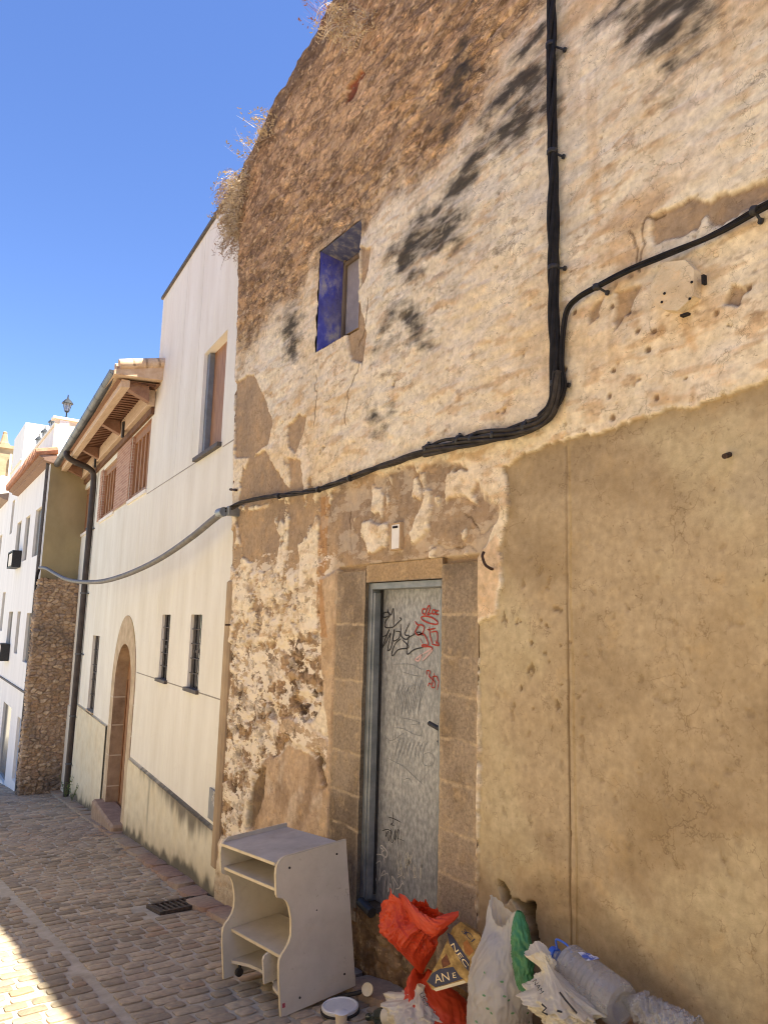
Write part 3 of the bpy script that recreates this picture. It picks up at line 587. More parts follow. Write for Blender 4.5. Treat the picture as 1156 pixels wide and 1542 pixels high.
    def sub(sel, name, mat):
        f = F[sel]; idx, inv = np.unique(f, return_inverse=True)
        o = mk(name, V[idx], inv.reshape(f.shape), mat, house, cv[idx])
        a = o.data.attributes.new('Pit', 'FLOAT', 'POINT'); a.data.foreach_set('value', np.clip(pitv[idx] + .15, 0, 1).astype(np.float32))
        for nm, arr in ATT.items(): a = o.data.attributes.new(nm, 'FLOAT', 'POINT'); a.data.foreach_set('value', arr.reshape(-1)[idx].astype(np.float32))
        return o
    for nm in ATT: ATT[nm] = ATT[nm] * (1 - bed) * (1 - strip * (nm == 'Flk')) * (1 - coat * .7 * (nm == 'Flk'))
    sub(keep & ~fc, 'plaster_wall', M_wall); sub(keep & fc, 'cement_render', M_cem)
    # thickness of the wall: top, corner and back
    tb = MB(); topv = [V.reshape(len(u), len(v), 3)[i, -1] for i in range(0, len(u), 6)]; cor = [V.reshape(len(u), len(v), 3)[-1, j] for j in range(0, len(v), 8)] + [topv[-1]]
    for a, b in zip(topv[:-1], topv[1:]): tb.quad(a, b, b + [.65, 0, 0], a + [.65, 0, 0])
    for a, b in zip(cor[:-1], cor[1:]): tb.quad(a, b, b + [.65, 0, 0], a + [.65, 0, 0])
    for a, b in zip(topv[:-1], topv[1:]): tb.quad(a + [.65, 0, 0], b + [.65, 0, 0], np.array([b[0] + .65, b[1], -1.2]), np.array([a[0] + .65, a[1], -1.2]))
    tb.build('wall_core', M_rubble, house)
    eb = MB(); eb.box((WX + .33, -4.35, .95), (.66, 9.3, 4.1)); eb.build('cement_render', add_wear(pm('plain_cement', S(168, 142, 102), S(196, 172, 128), 1.5, .95, .5, 90), S(148, 122, 82), S(104, 80, 50), S(98, 74, 46), .38, .5, .4, (1, 1, 1), 1.7, 4.2, .48), house)  # unseen further run of the house wall, added to keep sun off the street
    eb = MB(); eb.box((WX + .32, -4.35, 5.18), (.66, 9.3, 4.36)); eb.build('plaster_wall', add_wear(pm('plain_plaster', S(226, 196, 148), S(240, 218, 182), 1.5, .95, .5, 70), S(188, 150, 100), S(112, 84, 56), S(96, 72, 48), .4, .5, .5), house)
M_rubble = pm('rubble_core', S(120, 94, 70), S(168, 136, 100), 14, .95, .8, 40)
HOUSE = thing('old_house', (WX, 4.0, -0.5), 'tall derelict house with peeling cream plaster, bare rubble and khaki cement patch', 'house')
old_facade(HOUSE)

# ------------------------------------------------------------------ old house: door surround, door, window, small fittings
M_dark = pm('dark_interior', S(30, 26, 24), S(46, 40, 36), 8, .95, 0)
M_black = pm('black_rubber', S(30, 28, 26), S(54, 50, 46), 30, .55, .3, 60, spec=.4)
M_iron = pm('rusty_iron', S(40, 32, 28), S(84, 60, 44), 40, .8, .4, 90)
def relief_block(parent, name, y0, y1, z0, z1, base, seed, joints=(), vjoints=(), proud=.006, jc=S(196, 172, 136), dark=S(100, 82, 62), mat=None, st=.008, edge=.0):
    u = np.arange(y0, y1 + st, st); v = np.arange(z0, z1 + st, st); Y, Z = np.meshgrid(u, v, indexing='ij')
    n = fbm(Y * 6, Z * 6, 4, seed); f = fbm(Y * 40, Z * 40, 3, seed + 1); b = fbm(Y * 1.7, Z * 1.1, 3, seed + 2)
    c = np.ones(Y.shape + (3,)) * np.array(base)
    edges = [z0] + list(joints) + [z1]; bi = np.clip(np.searchsorted(np.array(list(joints)), Z.ravel()).reshape(Z.shape), 0, 30)
    c = c * (0.86 + .28 * _hash(bi, bi * 0, seed))[..., None]
    c = mixc(c, dark, ss(-.1, .6, b + .3 * n) * .55); c = mixc(c, S(186, 156, 112), ss(.2, .6, n) * .35)
    h = proud + .004 * n + .003 * f
    for jz in joints:
        q = ss(.013, .004, np.abs(Z - jz + .01 * n - .0)); on = ss(-.25, .1, fbm(Y * 8, Z * 3, 3, seed + 5) + .25)
        c = mixc(c, jc, q * on * .85 * ss(-.7, .0, n)); h = h - .002 * q
    c = mixc(c, jc, ss(.03, .0, np.minimum(Y - y0, y1 - Y) + .02 * n - .004) * .35)
    c = np.clip(c * (1 + .16 * f[..., None]), .01, .9)
    if edge > 0:
        rg = np.minimum(np.minimum(Y - y0, y1 - Y), np.minimum(Z - z0, z1 - Z)); h = h - edge * ss(.012, 0, rg)
    V = np.stack([WX - h, Y, Z], -1).reshape(-1, 3); F = gridfaces(len(u), len(v))[:, ::-1]
    nu, nv = len(u), len(v); b0 = len(V); ring = [i * nv for i in range(nu)] + [(nu - 1) * nv + j for j in range(1, nv)] + [i * nv + nv - 1 for i in range(nu - 2, -1, -1)] + [j for j in range(nv - 2, 0, -1)]
    RV = V[ring] + np.array([.16, 0, 0]); V2 = np.concatenate([V, RV]); m = len(ring)
    F2 = np.array([[ring[i], ring[(i + 1) % m], b0 + (i + 1) % m, b0 + i] for i in range(m)])
    return mk(name, V2, np.concatenate([F, F2]), mat or M_jamb, parent, np.concatenate([c.reshape(-1, 3), c.reshape(-1, 3)[ring] * .95]))
JS = np.array(S(160, 141, 116))
def jz(*px): return [W(x, y)[2] for x, y in px]
relief_block(HOUSE, 'door_jamb', SUR[0], DOOR[0], -.22, 1.985, JS, 60, sorted(jz((692, 1325), (692, 1258), (692, 1182), (692, 1116), (692, 1048), (692, 990), (692, 925))))
relief_block(HOUSE, 'door_jamb', DOOR[1], SUR[1], -.22, 1.985, JS * .98, 70, sorted(jz((525, 1245), (525, 1195), (525, 1133), (525, 1078), (525, 1024), (525, 940))))
relief_block(HOUSE, 'lintel', DOOR[0] + .003, DOOR[1] - .003, DOOR[3], 2.02, np.array(S(172, 144, 106)), 80, (), dark=S(122, 100, 74), proud=.002)
relief_block(HOUSE, 'door_sill', DOOR[0] + .003, DOOR[1] - .003, -.22, DOOR[2], np.array(S(128, 102, 74)), 85, (), proud=.0)

M_galv = pm('galvanised_steel', S(122, 121, 117), S(184, 181, 174), 30, .5, .3, 30, metallic=.3, stretch=(1, 1.3, .8), c3=S(154, 152, 147), dist=.0015, spec=.4)
M_galv2 = pm('galvanised_frame', S(112, 116, 116), S(150, 152, 150), 9, .42, .1, 40, metallic=.5, spec=.4)
DX = WX + .105                                # plane of the door leaf
door = MB(); door.box((DX + .02, (DOOR[0] + DOOR[1]) / 2 - .0, (DOOR[2] + DOOR[3]) / 2 - .02), (.04, DOOR[1] - DOOR[0] - .09, DOOR[3] - DOOR[2] - .05), bev=.002)
add_wear(M_galv, S(96, 96, 94), S(150, 140, 124), S(90, 88, 84), .35, .3, .12, (1, 1, .6), 3.0, 3.0, .48)
mdoor = door.build('metal_door', M_galv, HOUSE)
fr = MB()
for yy, sgn in ((DOOR[1] - .022, 1), (DOOR[0] + .022, -1)):
    fr.box((WX + .075, yy, (DOOR[2] + DOOR[3]) / 2), (.11, .044, DOOR[3] - DOOR[2] - .004), bev=.003)
    fr.box((WX + .055, yy - sgn * .018, (DOOR[2] + DOOR[3]) / 2 - .02), (.05, .05, DOOR[3] - DOOR[2] - .09), bev=.003)
fr.box((WX + .0755, (DOOR[0] + DOOR[1]) / 2, DOOR[3] - .024), (.11, DOOR[1] - DOOR[0] - .09, .044), bev=.003)
fr.build('door_frame', M_galv2, HOUSE)
def onX(px, py, X): return hit(px, py, (X, 0, 0), NX)
hb = MB(); p1, p2 = onX(662, 1098, DX - .05), onX(646, 1089, DX - .05)
hb.tube([p1 + [.05, 0, 0], p1], .012, 10); hb.tube([p1, p2], .0135, 10); hb.box(onX(662, 1106, DX - .004), (.008, .03, .13), bev=.002)
hb.tube([onX(659, 1116, DX - .03), onX(661, 1120, DX)], .006, 8)
hb.build('handle', M_black, mdoor)
# graffiti: thin paint strokes lying on the leaf
M_gblack = pm('black_marker', S(44, 42, 42), S(70, 66, 64), 40, .6, 0); M_gred = pm('red_paint', S(150, 44, 32), S(176, 64, 48), 40, .6, 0)
M_gwhite = pm('white_marker', S(196, 188, 174), S(222, 214, 200), 40, .7, 0); M_ggrey = pm('grey_scratches', S(112, 112, 110), S(140, 139, 136), 40, .6, 0); M_gpink = pm('pink_paint', S(196, 150, 142), S(190, 166, 158), 40, .6, 0)
def strokes(name, mat, lines, wd, org, k, eps, parent=mdoor):
    V = []; F = []
    for ln in lines:
        P = smoothpath([onX(org[0] + a / k, org[1] + b / k, DX - eps) for a, b in ln], 6) if len(ln) > 2 else [onX(org[0] + a / k, org[1] + b / k, DX - eps) for a, b in ln]
        P = np.array(P); T = np.gradient(P, axis=0); T /= np.linalg.norm(T, axis=1)[:, None] + 1e-9
        Nn = np.stack([T[:, 0] * 0, -T[:, 2], T[:, 1]], -1) * wd / 2; b0 = len(V)
        taper = np.minimum(1, .45 + np.minimum(np.arange(len(P)), np.arange(len(P))[::-1]) * .25)[:, None]
        V += list(P + Nn * taper) + list(P - Nn * taper); m = len(P)
        F += [[b0 + i, b0 + i + 1, b0 + m + i + 1, b0 + m + i] for i in range(m - 1)]
    return mk(name, V, F, mat, parent, smooth=False)
K = 7.225
strokes('black_graffiti', M_gblack, [[(310, 265), (318, 300), (350, 330), (375, 265), (378, 450)], [(265, 350), (275, 310), (320, 305), (325, 340), (280, 360), (265, 345)], [(350, 330), (300, 385), (280, 440), (300, 470), (370, 465), (420, 420), (460, 380), (440, 360)],
    [(255, 570), (300, 550), (330, 490), (290, 590), (255, 690), (300, 620), (345, 530), (325, 640), (315, 715), (345, 700), (370, 600), (385, 490), (370, 610), (430, 590), (450, 520), (400, 510)], [(455, 430), (460, 560), (520, 600), (545, 560), (500, 540), (550, 420)],
    [(460, 590), (400, 640), (360, 740), (370, 775), (430, 710), (540, 685), (470, 600)], [(540, 600), (520, 700), (530, 760), (600, 710), (700, 685)], [(520, 590), (590, 550), (650, 520), (700, 560)], [(590, 540), (640, 450)]], .0085, (540, 880), K, .0030)
strokes('red_graffiti', M_gred, [[(730, 270), (695, 270), (690, 310), (720, 325), (730, 290), (760, 230), (770, 270), (745, 330), (790, 310)], [(800, 275), (795, 315), (825, 320), (830, 285), (800, 275)], [(870, 290), (840, 290), (838, 325), (870, 325)],
    [(675, 355), (720, 345), (800, 365), (855, 410), (840, 435), (760, 420), (690, 385), (675, 355)], [(610, 400), (640, 440), (680, 440), (710, 470), (690, 530), (640, 550), (615, 510), (650, 450)], [(640, 550), (700, 540), (740, 600), (750, 660), (700, 655), (690, 675), (780, 680), (800, 710)], [(665, 590), (690, 640)],
    [(765, 460), (775, 560), (800, 650)], [(740, 495), (780, 490), (835, 475)], [(780, 520), (850, 520), (850, 640), (830, 610)], [(790, 650), (865, 665), (860, 630)]], .0095, (540, 880), K, .0042)
strokes('red_graffiti', M_gred, [[(740, 990), (740, 940), (775, 950), (765, 1000), (820, 1060), (820, 1120), (790, 1115), (800, 1060), (820, 965)], [(750, 1110), (765, 1075), (785, 1095)], [(790, 1010), (840, 1000), (860, 1040), (870, 1060), (850, 1150)]], .0075, (540, 880), K, .0042)
strokes('pink_graffiti', M_gpink, [[(610, 815), (680, 770), (650, 830), (610, 820)], [(690, 760), (800, 700), (760, 760), (690, 830)]], .012, (540, 880), K, .0025)
strokes('black_graffiti', M_gblack, [[(375, 90), (372, 200), (350, 225), (385, 240)], [(315, 145), (380, 165), (460, 205)], [(250, 300), (310, 280), (350, 300), (340, 260)], [(300, 290), (295, 360), (320, 300), (325, 410), (355, 300), (350, 400), (370, 415), (400, 280), (390, 400), (430, 280), (425, 440)], [(455, 280), (465, 480)], [(415, 375), (500, 410)]], .005, (540, 1210), K, .0030)
strokes('white_graffiti', M_gwhite, [[(270, 500), (235, 480), (245, 455), (275, 480), (310, 540), (290, 585), (250, 530), (280, 510)], [(160, 580), (190, 555), (260, 565), (285, 650)], [(215, 860), (240, 640), (190, 650), (165, 700), (200, 880)], [(215, 850), (250, 770), (280, 730), (290, 800), (275, 960)], [(240, 790), (320, 770), (320, 960), (345, 870), (360, 980), (380, 900), (360, 790), (430, 900)], [(400, 930), (440, 920), (470, 870), (490, 880), (460, 830)]], .0075, (540, 1210), K, .0035)
random.seed(5)
sc_lines = []
for i in range(26):
    x0, y0 = random.uniform(430, 690), random.uniform(500, 690); sc_lines.append([(x0, y0), (x0 + random.uniform(-25, 25), y0 + random.uniform(40, 130)), (x0 + random.uniform(-40, 25), y0 + random.uniform(100, 170))])
strokes('chalk_scuffs', pm('chalk', S(196, 186, 164), S(214, 204, 182), 30, .9, 0), sc_lines, .0045, (540, 1210), K, .0022)
gl = [[(365, 870), (560, 870), (690, 930)], [(470, 950), (600, 990), (710, 1000)]]
for i in range(16):
    x0 = 390 + i * 19; gl.append([(x0 + 60 + random.uniform(-20, 20), 1040 + random.uniform(-20, 60)), (x0 + 15, 1200), (x0 - 20 + random.uniform(-15, 15), 1400 + random.uniform(-40, 60))])
gl += [[(440, 1450), (560, 1470), (660, 1510), (560, 1530)], [(370, 1560), (480, 1570), (600, 1630), (690, 1650)], [(280, 1640), (350, 1700), (480, 1620)], [(360, 1730), (480, 1670)]]
for i in range(8):
    x0 = 390 + i * 42; gl.append([(x0 + 60, 1660 + 8 * i), (x0 + 20, 1790), (x0 - 10 + random.uniform(-20, 20), 1930 + random.uniform(-40, 40))])
gl += [[(310, 1890), (480, 1980), (600, 2090), (700, 2180)], [(690, 1900), (720, 1840), (790, 1840), (820, 1900), (790, 1970), (710, 1965), (685, 1900)], [(480, 2130), (540, 2110), (580, 2160)], [(770, 2010), (690, 2130)]]
strokes('grey_scratches', M_ggrey, gl, .0042, (540, 880), K, .0022)
st = MB(); q = onX(573.5, 901, DX - .003); st.lathe([(.017, 0), (.017, .002)], q, (-1, 0, 0), 16); st.build('round_sticker', pm('pale_sticker', S(214, 200, 186), S(200, 150, 140), 60, .6, 0), mdoor)
m = MB(); m.box((DX - .004, DOOR[1] - .053, (DOOR[2] + DOOR[3]) / 2), (.03, .012, DOOR[3] - DOOR[2] - .09)); m.build('door_gap_strip', M_black, HOUSE)  # black strip standing in for the dark of the leaf-to-frame gap
kp = MB(); a = W(548, 1364); kp.tube([W(543, 1358, .02), W(560, 1375, .03)], .03, 10); kp.build('threshold_roll', M_black, HOUSE)

# blue window niche
M_blue = pm('flaking_blue_paint', S(66, 66, 146), S(176, 166, 160), 9, .9, .6, 40, c3=S(88, 90, 168), contrast=(.36, .68), stretch=(1, 1, .6)); M_blue2 = pm('pale_blue_plaster', S(62, 64, 96), S(150, 142, 136), 12, .9, .6, 50, c3=S(88, 90, 116))
M_tanr = pm('reveal_plaster', S(150, 120, 84), S(206, 172, 128), 8, .92, .5, 60)
WB = MB(); dep = .25; y0, y1, z0, z1 = WIN
add_wear(M_blue, S(120, 112, 118), S(150, 138, 130), S(60, 56, 80), .55, .6, .3, (1, 1, .5), 5.0, 6.0, .46)
nb_ = MB(); nb_.quad((WX - .004, y1 - .002, z0), (WX + dep, y1 - .04, z0), (WX + dep, y1 - .04, z1), (WX - .004, y1 - .002, z1)); win = nb_.build('blue_window', M_blue, HOUSE)
t_ = MB(); t_.quad((WX - .003, y0, z1 - .002), (WX - .003, y1, z1 - .002), (WX + dep, y1 - .04, z1 - .06), (WX + dep, y0, z1 - .06)); t_.build('soffit', M_blue2, win)
t_ = MB(); t_.quad((WX - .01, y0, z0 + .012), (WX - .01, y1, z0 + .006), (WX + dep, y1, z0 + .06), (WX + dep, y0, z0 + .06)); t_.quad((WX - .004, y0 + .002, z0), (WX + dep, y0 + .002, z0), (WX + dep, y0 + .002, z1), (WX - .004, y0 + .002, z1)); t_.build('sill', M_tanr, win)
t_ = MB(); t_.box((WX + dep - .02, (y0 + y1) / 2, (z0 + z1) / 2), (.03, y1 - y0, z1 - z0)); t_.build('blocked_back', pm('blocked_opening', S(140, 132, 130), S(176, 166, 160), 5, .9, .3, 50), win)
t_ = MB(); t_.box((WX + .20, y1 - .06, (z0 + z1) / 2), (.03, .03, z1 - z0 - .08), bev=.005); t_.box((WX + .20, (y0 + y1) / 2, z1 - .08), (.03, y1 - y0 - .1, .03), bev=.005); t_.build('window_frame', pm('old_timber', S(96, 82, 70), S(140, 122, 100), 12, .85, .4, 60, stretch=(1, 1, .2)), win)

# octagonal plastered cover plate, number tile, hook, nails
pl = MB(); oc = [(992, 438), (1012, 402), (1045, 398), (1058, 412), (1058, 452), (1034, 474), (1012, 472), (994, 455)]
pts = [W(x, y, .0) for x, y in oc]
pl.prism([(p[1], p[2]) for p in pts], .055, lambda a, b, c: np.array([WX - .012 - c, a, b]))
plate = pl.build('cover_plate', add_wear(pm('plastered_plate', S(196, 174, 138), S(228, 208, 174), 10, .9, .5, 50), S(186, 152, 106), S(112, 84, 56), S(96, 72, 48), .4, .5, .4), HOUSE)
for q, z_ in ((W(1058, 421, .045) + [.005, -.001, 0], (.022, .012, .04)), (W(1030, 473, .045) + [.005, 0, -.002], (.022, .035, .010))): hs = MB(); hs.box(q, z_); hs.build('knockout_slot', M_dark, plate)
for x, y in ((1041, 425), (1000, 442), (1038, 450), (996, 455)): hs = MB(); hs.lathe([(.006, 0), (.006, .003)], W(x, y, .069), (-1, 0, 0), 8); hs.build('screw_hole', M_dark, plate)
tl = MB(); a, b = W(593, 790), W(606, 827); cy, cz, hy, hz = (a[1] + b[1]) / 2, (a[2] + b[2]) / 2, abs(a[1] - b[1]), abs(a[2] - b[2])
tl.box((WX - .008, cy, cz), (.03, hy * .86, hz * .94), bev=.002); tile = tl.build('number_tile', pm('white_glaze', S(222, 212, 196), S(240, 232, 218), 8, .35, 0, spec=.5), HOUSE)
tl = MB()
for s_ in (-1, 1): tl.box((WX - .008, cy + s_ * hy * .49, cz), (.036, hy * .12, hz * 1.06), bev=.002); tl.box((WX - .008, cy, cz + s_ * hz * .5), (.036, hy * .86, hz * .06), bev=.002)
tl.build('tile_frame', pm('tile_mortar', S(176, 146, 108), S(196, 166, 126), 20, .95, .4, 80), tile)
tl = MB(); tl.box((WX - .0255, cy, cz + hz * .36), (.006, hy * .5, hz * .08)); tl.build('number_mark', M_dark, tile)
hk = MB(); hk.tube(smoothpath([W(742, 857, 0), W(738, 856, .05), W(730, 850, .07), (W(726, 838, .07)), W(728, 831, .06)], 6), .008, 8); hk.build('iron_hook', M_iron, HOUSE)
for x, y, dx, dy in ((1090, 687, 10, -3), (838, 1006, 0, 0)):
    if dx: n_ = MB(); n_.tube([W(x + dx, y + dy, -.02), W(x, y, .06)], .011, 8); n_.build('rusty_bolt', M_iron, HOUSE)
n_ = MB(); n_.tube([W(347, 737, -.02), W(356, 738, .03)], .012, 8); n_.build('rusty_bolt', M_iron, HOUSE)
n_ = MB(); n_.tube([W(349, 941, -.02), W(340, 941, .10)], .008, 8); n_.build('rusty_bolt', M_iron, HOUSE)
# --- old clay pipe chased beside the door and rotten timber strip at the corner
cpz = MB(); cpz.box(((WX + .02), 6.5, .75), (.10, .12, 2.5), bev=.02); cpz.build('corner_strip', pm('grey_render_strip', S(150, 128, 100), S(186, 160, 124), 6, .95, .5, 40, stretch=(1, 1, .4)), HOUSE)

# ------------------------------------------------------------------ cables on the old facade
M_cable = pm('black_cable', S(22, 20, 19), S(44, 40, 37), 20, .7, .15, 60, spec=.18); M_cable2 = pm('dusty_cable', S(38, 34, 31), S(78, 70, 62), 14, .75, .2, 60, spec=.15)
M_conduit = pm('grey_conduit', S(92, 88, 84), S(128, 122, 116), 10, .6, .2, 40)
def bundle(center, r, rs, n, twist, seed, wob=.25):
    P = np.array(center); rnd = random.Random(seed); mb = MB(); T = np.gradient(P, axis=0); T /= np.linalg.norm(T, axis=1)[:, None]
    L = np.concatenate([[0], np.cumsum(np.linalg.norm(np.diff(P, axis=0), axis=1))]); A = np.cross(T, np.array([-1.0, 0, 0])); A /= np.linalg.norm(A, axis=1)[:, None] + 1e-9; B = np.cross(T, A)
    for i in range(n):
        ph = 2 * math.pi * i / n; rr = r * (1 + wob * np.sin(L * 7 + i * 2.1)); an = ph + twist * L + .5 * np.sin(L * 3 + i)
        mb.tube(list(P + A * (rr * np.cos(an))[:, None] + B * (rr * np.sin(an))[:, None]), rs * rnd.uniform(.85, 1.15), 7)
    return mb
def wallpath(px, off, n=14): return smoothpath([W(x, y, o) for (x, y), o in zip(px, off if hasattr(off, '__len__') else [off] * len(px))], n)
c1 = wallpath([(829, -330), (829, -150), (829, 0), (830, 150), (832, 300), (833, 430), (836, 530), (836, 580), (830, 612), (815, 630)], .055)
MAIN = thing('power_cable_bundle', W(830, 300, .05), 'thick black bundle of power cables clipped down and then along the old plaster wall', 'cable')
bundle(c1, .016, .0125, 5, 5.0, 1).build('vertical_run', M_cable, MAIN, True)
c2 = wallpath([(838, 560), (833, 605), (818, 632), (780, 648), (740, 656), (700, 664), (660, 673), (640, 679)], .06)
bundle(c2, .023, .0115, 6, 3.0, 2, .45).build('lower_run', M_cable2, MAIN, True)
c3 = wallpath([(645, 678), (600, 694), (560, 708), (520, 723), (480, 737), (440, 744), (400, 749), (365, 757), (345, 766), (334, 772)], [.05, .04, .04, .04, .04, .04, .04, .06, .09, .12])
bundle(c3, .012, .0095, 4, 6.0, 3).build('lower_run', M_cable2, MAIN, True)
def clip(parent, px, py, dx, dy, r=.03, nail=True):
    mb = MB(); p = W(px, py, .055); q = W(px + dx, py + dy, .03)
    mb.lathe([(r * .9, -.012), (r, -.008), (r, .008), (r * .9, .012)], p, (0, 0, 1) if abs(dx) > abs(dy) * 1.5 else (0, 1, .35), 12)
    if nail: mb.tube([p, q], .006, 7); mb.lathe([(.013, -.004), (.013, .006)], q, (-1, .3, 0), 8); mb.tube([q, W(px + dx, py + dy, -.02)], .006, 6)
    mb.build('cable_clip', M_black, parent, True)
for px, py, dx, dy in ((829, 68, 21, 7), (831, 229, 17, 7), (833, 403, 17, 1), (836, 577, 20, 3)): clip(MAIN, px, py, dx, dy)
for px, py in ((645, 676), (692, 663), (792, 643)): clip(MAIN, px, py, 0, -8, .034)
for px, py in ((527, 720), (480, 737), (420, 747), (712, 661), (745, 655)): clip(MAIN, px, py, 0, 0, .024 if px < 600 else .032, False)
BR = thing('branch_cable', W(960, 400, .05), 'thin black branch cable rising to the right edge of the old wall', 'cable')
b1 = wallpath([(2300, -150), (1500, 165), (1240, 272), (1156, 308), (1080, 350), (1000, 385), (940, 410), (900, 430), (868, 448), (852, 468), (846, 505), (845, 550), (849, 580), (842, 604), (826, 624)], .05)
bundle(b1, .0085, .0085, 3, 2.5, 4).build('cable_strands', M_cable, BR, True)
for px, py, dx, dy in ((898, 432, 16, 9), (1135, 317, 10, 16)): clip(BR, px, py, dx, dy, .02)
# sagging conduit across to the far house
B3Y = 17.6
def at_y(px, py, y): return hit(px, py, (0, y, 0), np.array([0, 1.0, 0]))
CA = W(336, 771, .12); CB = at_y(60, 855, B3Y - .15)
dAB = CB - CA; nAB = np.cross(dAB, [0, 0, 1.0]); nAB /= np.linalg.norm(nAB)
def onAB(px, py): return hit(px, py, CA, nAB)
SAG = thing('sagging_conduit', (CA + CB) / 2, 'grey cable conduit sagging across the front of the white house', 'cable')
sg = smoothpath([CA] + [onAB(x, y) for x, y in ((318, 785), (290, 808), (250, 836), (215, 855), (180, 869), (150, 876), (120, 876), (100, 872), (84, 864), (70, 856))] + [CB], 8)
cm = MB(); cm.tube(sg, .033, 10); cm.build('conduit', M_conduit, SAG, True)
cm = MB(); cm.tube(smoothpath([CB, at_y(56, 870, B3Y - .12), at_y(55, 905, B3Y - .08), at_y(54, 935, B3Y - .05)], 8), .03, 8); cm.build('drop_cable', M_cable, SAG, True)
cm = MB(); cm.tube([CA - dAB / np.linalg.norm(dAB) * .03, CA + dAB / np.linalg.norm(dAB) * .10], .045, 12); cm.tube([W(344, 764, .10), W(352, 768, .0)], .012, 8); cm.box(W(352, 770, .05), (.12, .05, .09), bev=.006); cm.build('wall_bracket', M_galv2, SAG, True)

# ------------------------------------------------------------------ white modern house
M_white = pm('cream_render', S(224, 216, 196), S(238, 232, 215), 1.6, .92, .25, 110, stretch=(1.6, 1.6, .45), c3=S(231, 224, 206), dist=.003, spec=.15, contrast=(.32, .68))
M_whiteb = pm('white_reveal', S(232, 222, 204), S(242, 233, 217), 4, .9, .1, 80)
M_groove = pm('dark_joint', S(140, 130, 116), S(170, 160, 144), 10, .9, 0)
M_slate = pm('dark_sill', S(74, 68, 64), S(104, 96, 88), 14, .7, .2, 60)
M_glass = pm('dark_glass', S(24, 26, 28), S(40, 42, 44), 3, .12, 0, spec=.6)
M_wood = pm('brown_timber', S(134, 94, 62), S(178, 134, 94), 9, .6, .2, 40, stretch=(6, 6, .5), spec=.35)
M_soffit = pm('soffit_boards', S(126, 92, 72), S(160, 122, 98), 7, .65, .2, 40, stretch=(1, 8, 1)); M_beam = pm('pale_beam', S(190, 160, 130), S(212, 186, 158), 6, .7, .2, 50, stretch=(5, .6, 5))
M_brick = None
def brick_material():
    m = bpy.data.materials.new('thin_brick'); m.use_nodes = True; t = m.node_tree; N = t.nodes; L = t.links; b = N['Principled BSDF']; b.inputs['Roughness'].default_value = .9
    tc = N.new('ShaderNodeTexCoord'); mp = N.new('ShaderNodeMapping'); mp.inputs['Rotation'].default_value = (R(90), 0, R(90)); L.new(tc.outputs['Object'], mp.inputs[0])
    sx = N.new('ShaderNodeSeparateXYZ'); L.new(tc.outputs['Object'], sx.inputs[0]); ad = N.new('ShaderNodeMath'); L.new(sx.outputs['X'], ad.inputs[0]); L.new(sx.outputs['Y'], ad.inputs[1])
    cx = N.new('ShaderNodeCombineXYZ'); L.new(ad.outputs[0], cx.inputs['X']); L.new(sx.outputs['Z'], cx.inputs['Y'])
    br = N.new('ShaderNodeTexBrick'); br.inputs['Scale'].default_value = 4.0; br.inputs['Color1'].default_value = (*S(164, 118, 94), 1); br.inputs['Color2'].default_value = (*S(186, 144, 118), 1); br.inputs['Mortar'].default_value = (*S(196, 172, 148), 1)
    br.inputs['Mortar Size'].default_value = .018; br.inputs['Brick Width'].default_value = 1.0; br.inputs['Row Height'].default_value = .2; L.new(cx.outputs[0], br.inputs['Vector']); L.new(br.outputs['Color'], b.inputs['Base Color'])
    bp = N.new('ShaderNodeBump'); bp.inputs['Strength'].default_value = .5; bp.inputs['Distance'].default_value = .006; L.new(br.outputs['Fac'], bp.inputs['Height']); bp.invert = True; L.new(bp.outputs[0], b.inputs['Normal'])
    return m
M_brick = brick_material()
add_wear(M_white, S(206, 190, 162), S(190, 172, 144), S(196, 182, 158), .22, .25, .12, (2.4, 2.4, .28), 1.8, 1.2, .54)
def facade(parent, name, mat, fp, s0, s1, z0, z1, holes, off=0.0, base=None):
    """flat wall with real openings; holes: (s0, s1, z0, z1). base(s) gives a sloping foot."""
    S_ = sorted({s0, s1, *[h[0] for h in holes], *[h[1] for h in holes]}); Z_ = sorted({z0, z1, *[h[2] for h in holes], *[h[3] for h in holes]})
    mb = MB()
    for a, b in zip(S_[:-1], S_[1:]):
        for c, d in zip(Z_[:-1], Z_[1:]):
            sm, zm = (a + b) / 2, (c + d) / 2
            if any(h[0] < sm < h[1] and h[2] < zm < h[3] for h in holes): continue
            mb.quad(fp(a, c, off), fp(b, c, off), fp(b, d, off), fp(a, d, off))
    return mb, mb.build(name, mat, parent)
def reveal(parent, fp, h, depth, mat, name='reveal', off=0.0):
    a, b, c, d = h; mb = MB()
    mb.quad(fp(a, c, off), fp(a, d, off), fp(a, d, -depth), fp(a, c, -depth)); mb.quad(fp(b, c, off), fp(b, c, -depth), fp(b, d, -depth), fp(b, d, off))
    mb.quad(fp(a, d, off), fp(b, d, off), fp(b, d, -depth), fp(a, d, -depth)); mb.quad(fp(a, c, off), fp(a, c, -depth), fp(b, c, -depth), fp(b, c, off))
    return mb.build(name, mat, parent)
def pbox(mb, fp, s0, s1, z0, z1, o0, o1, bev=0.0):
    c = fp((s0 + s1) / 2, (z0 + z1) / 2, (o0 + o1) / 2); ds = fp(1, 0, 0) - fp(0, 0, 0); dn = fp(0, 0, 1) - fp(0, 0, 0)
    mb.box(c, (abs(s1 - s0), abs(o1 - o0), abs(z1 - z0)), [ds, dn, np.array([0, 0, 1.0])], bev)
WHITE = thing('white_house', wp(5, -1.2), 'modern cream white house with timber eaves, brick piers, slit windows and an arched stone doorway', 'house')
wf1 = (1.07, 1.50, .915, 1.69); wf2 = (2.42, 2.84, .915, 1.69); wf3 = (7.50, 8.25, -.02, 1.31); wup = (.78, 1.66, 3.46, 4.71)
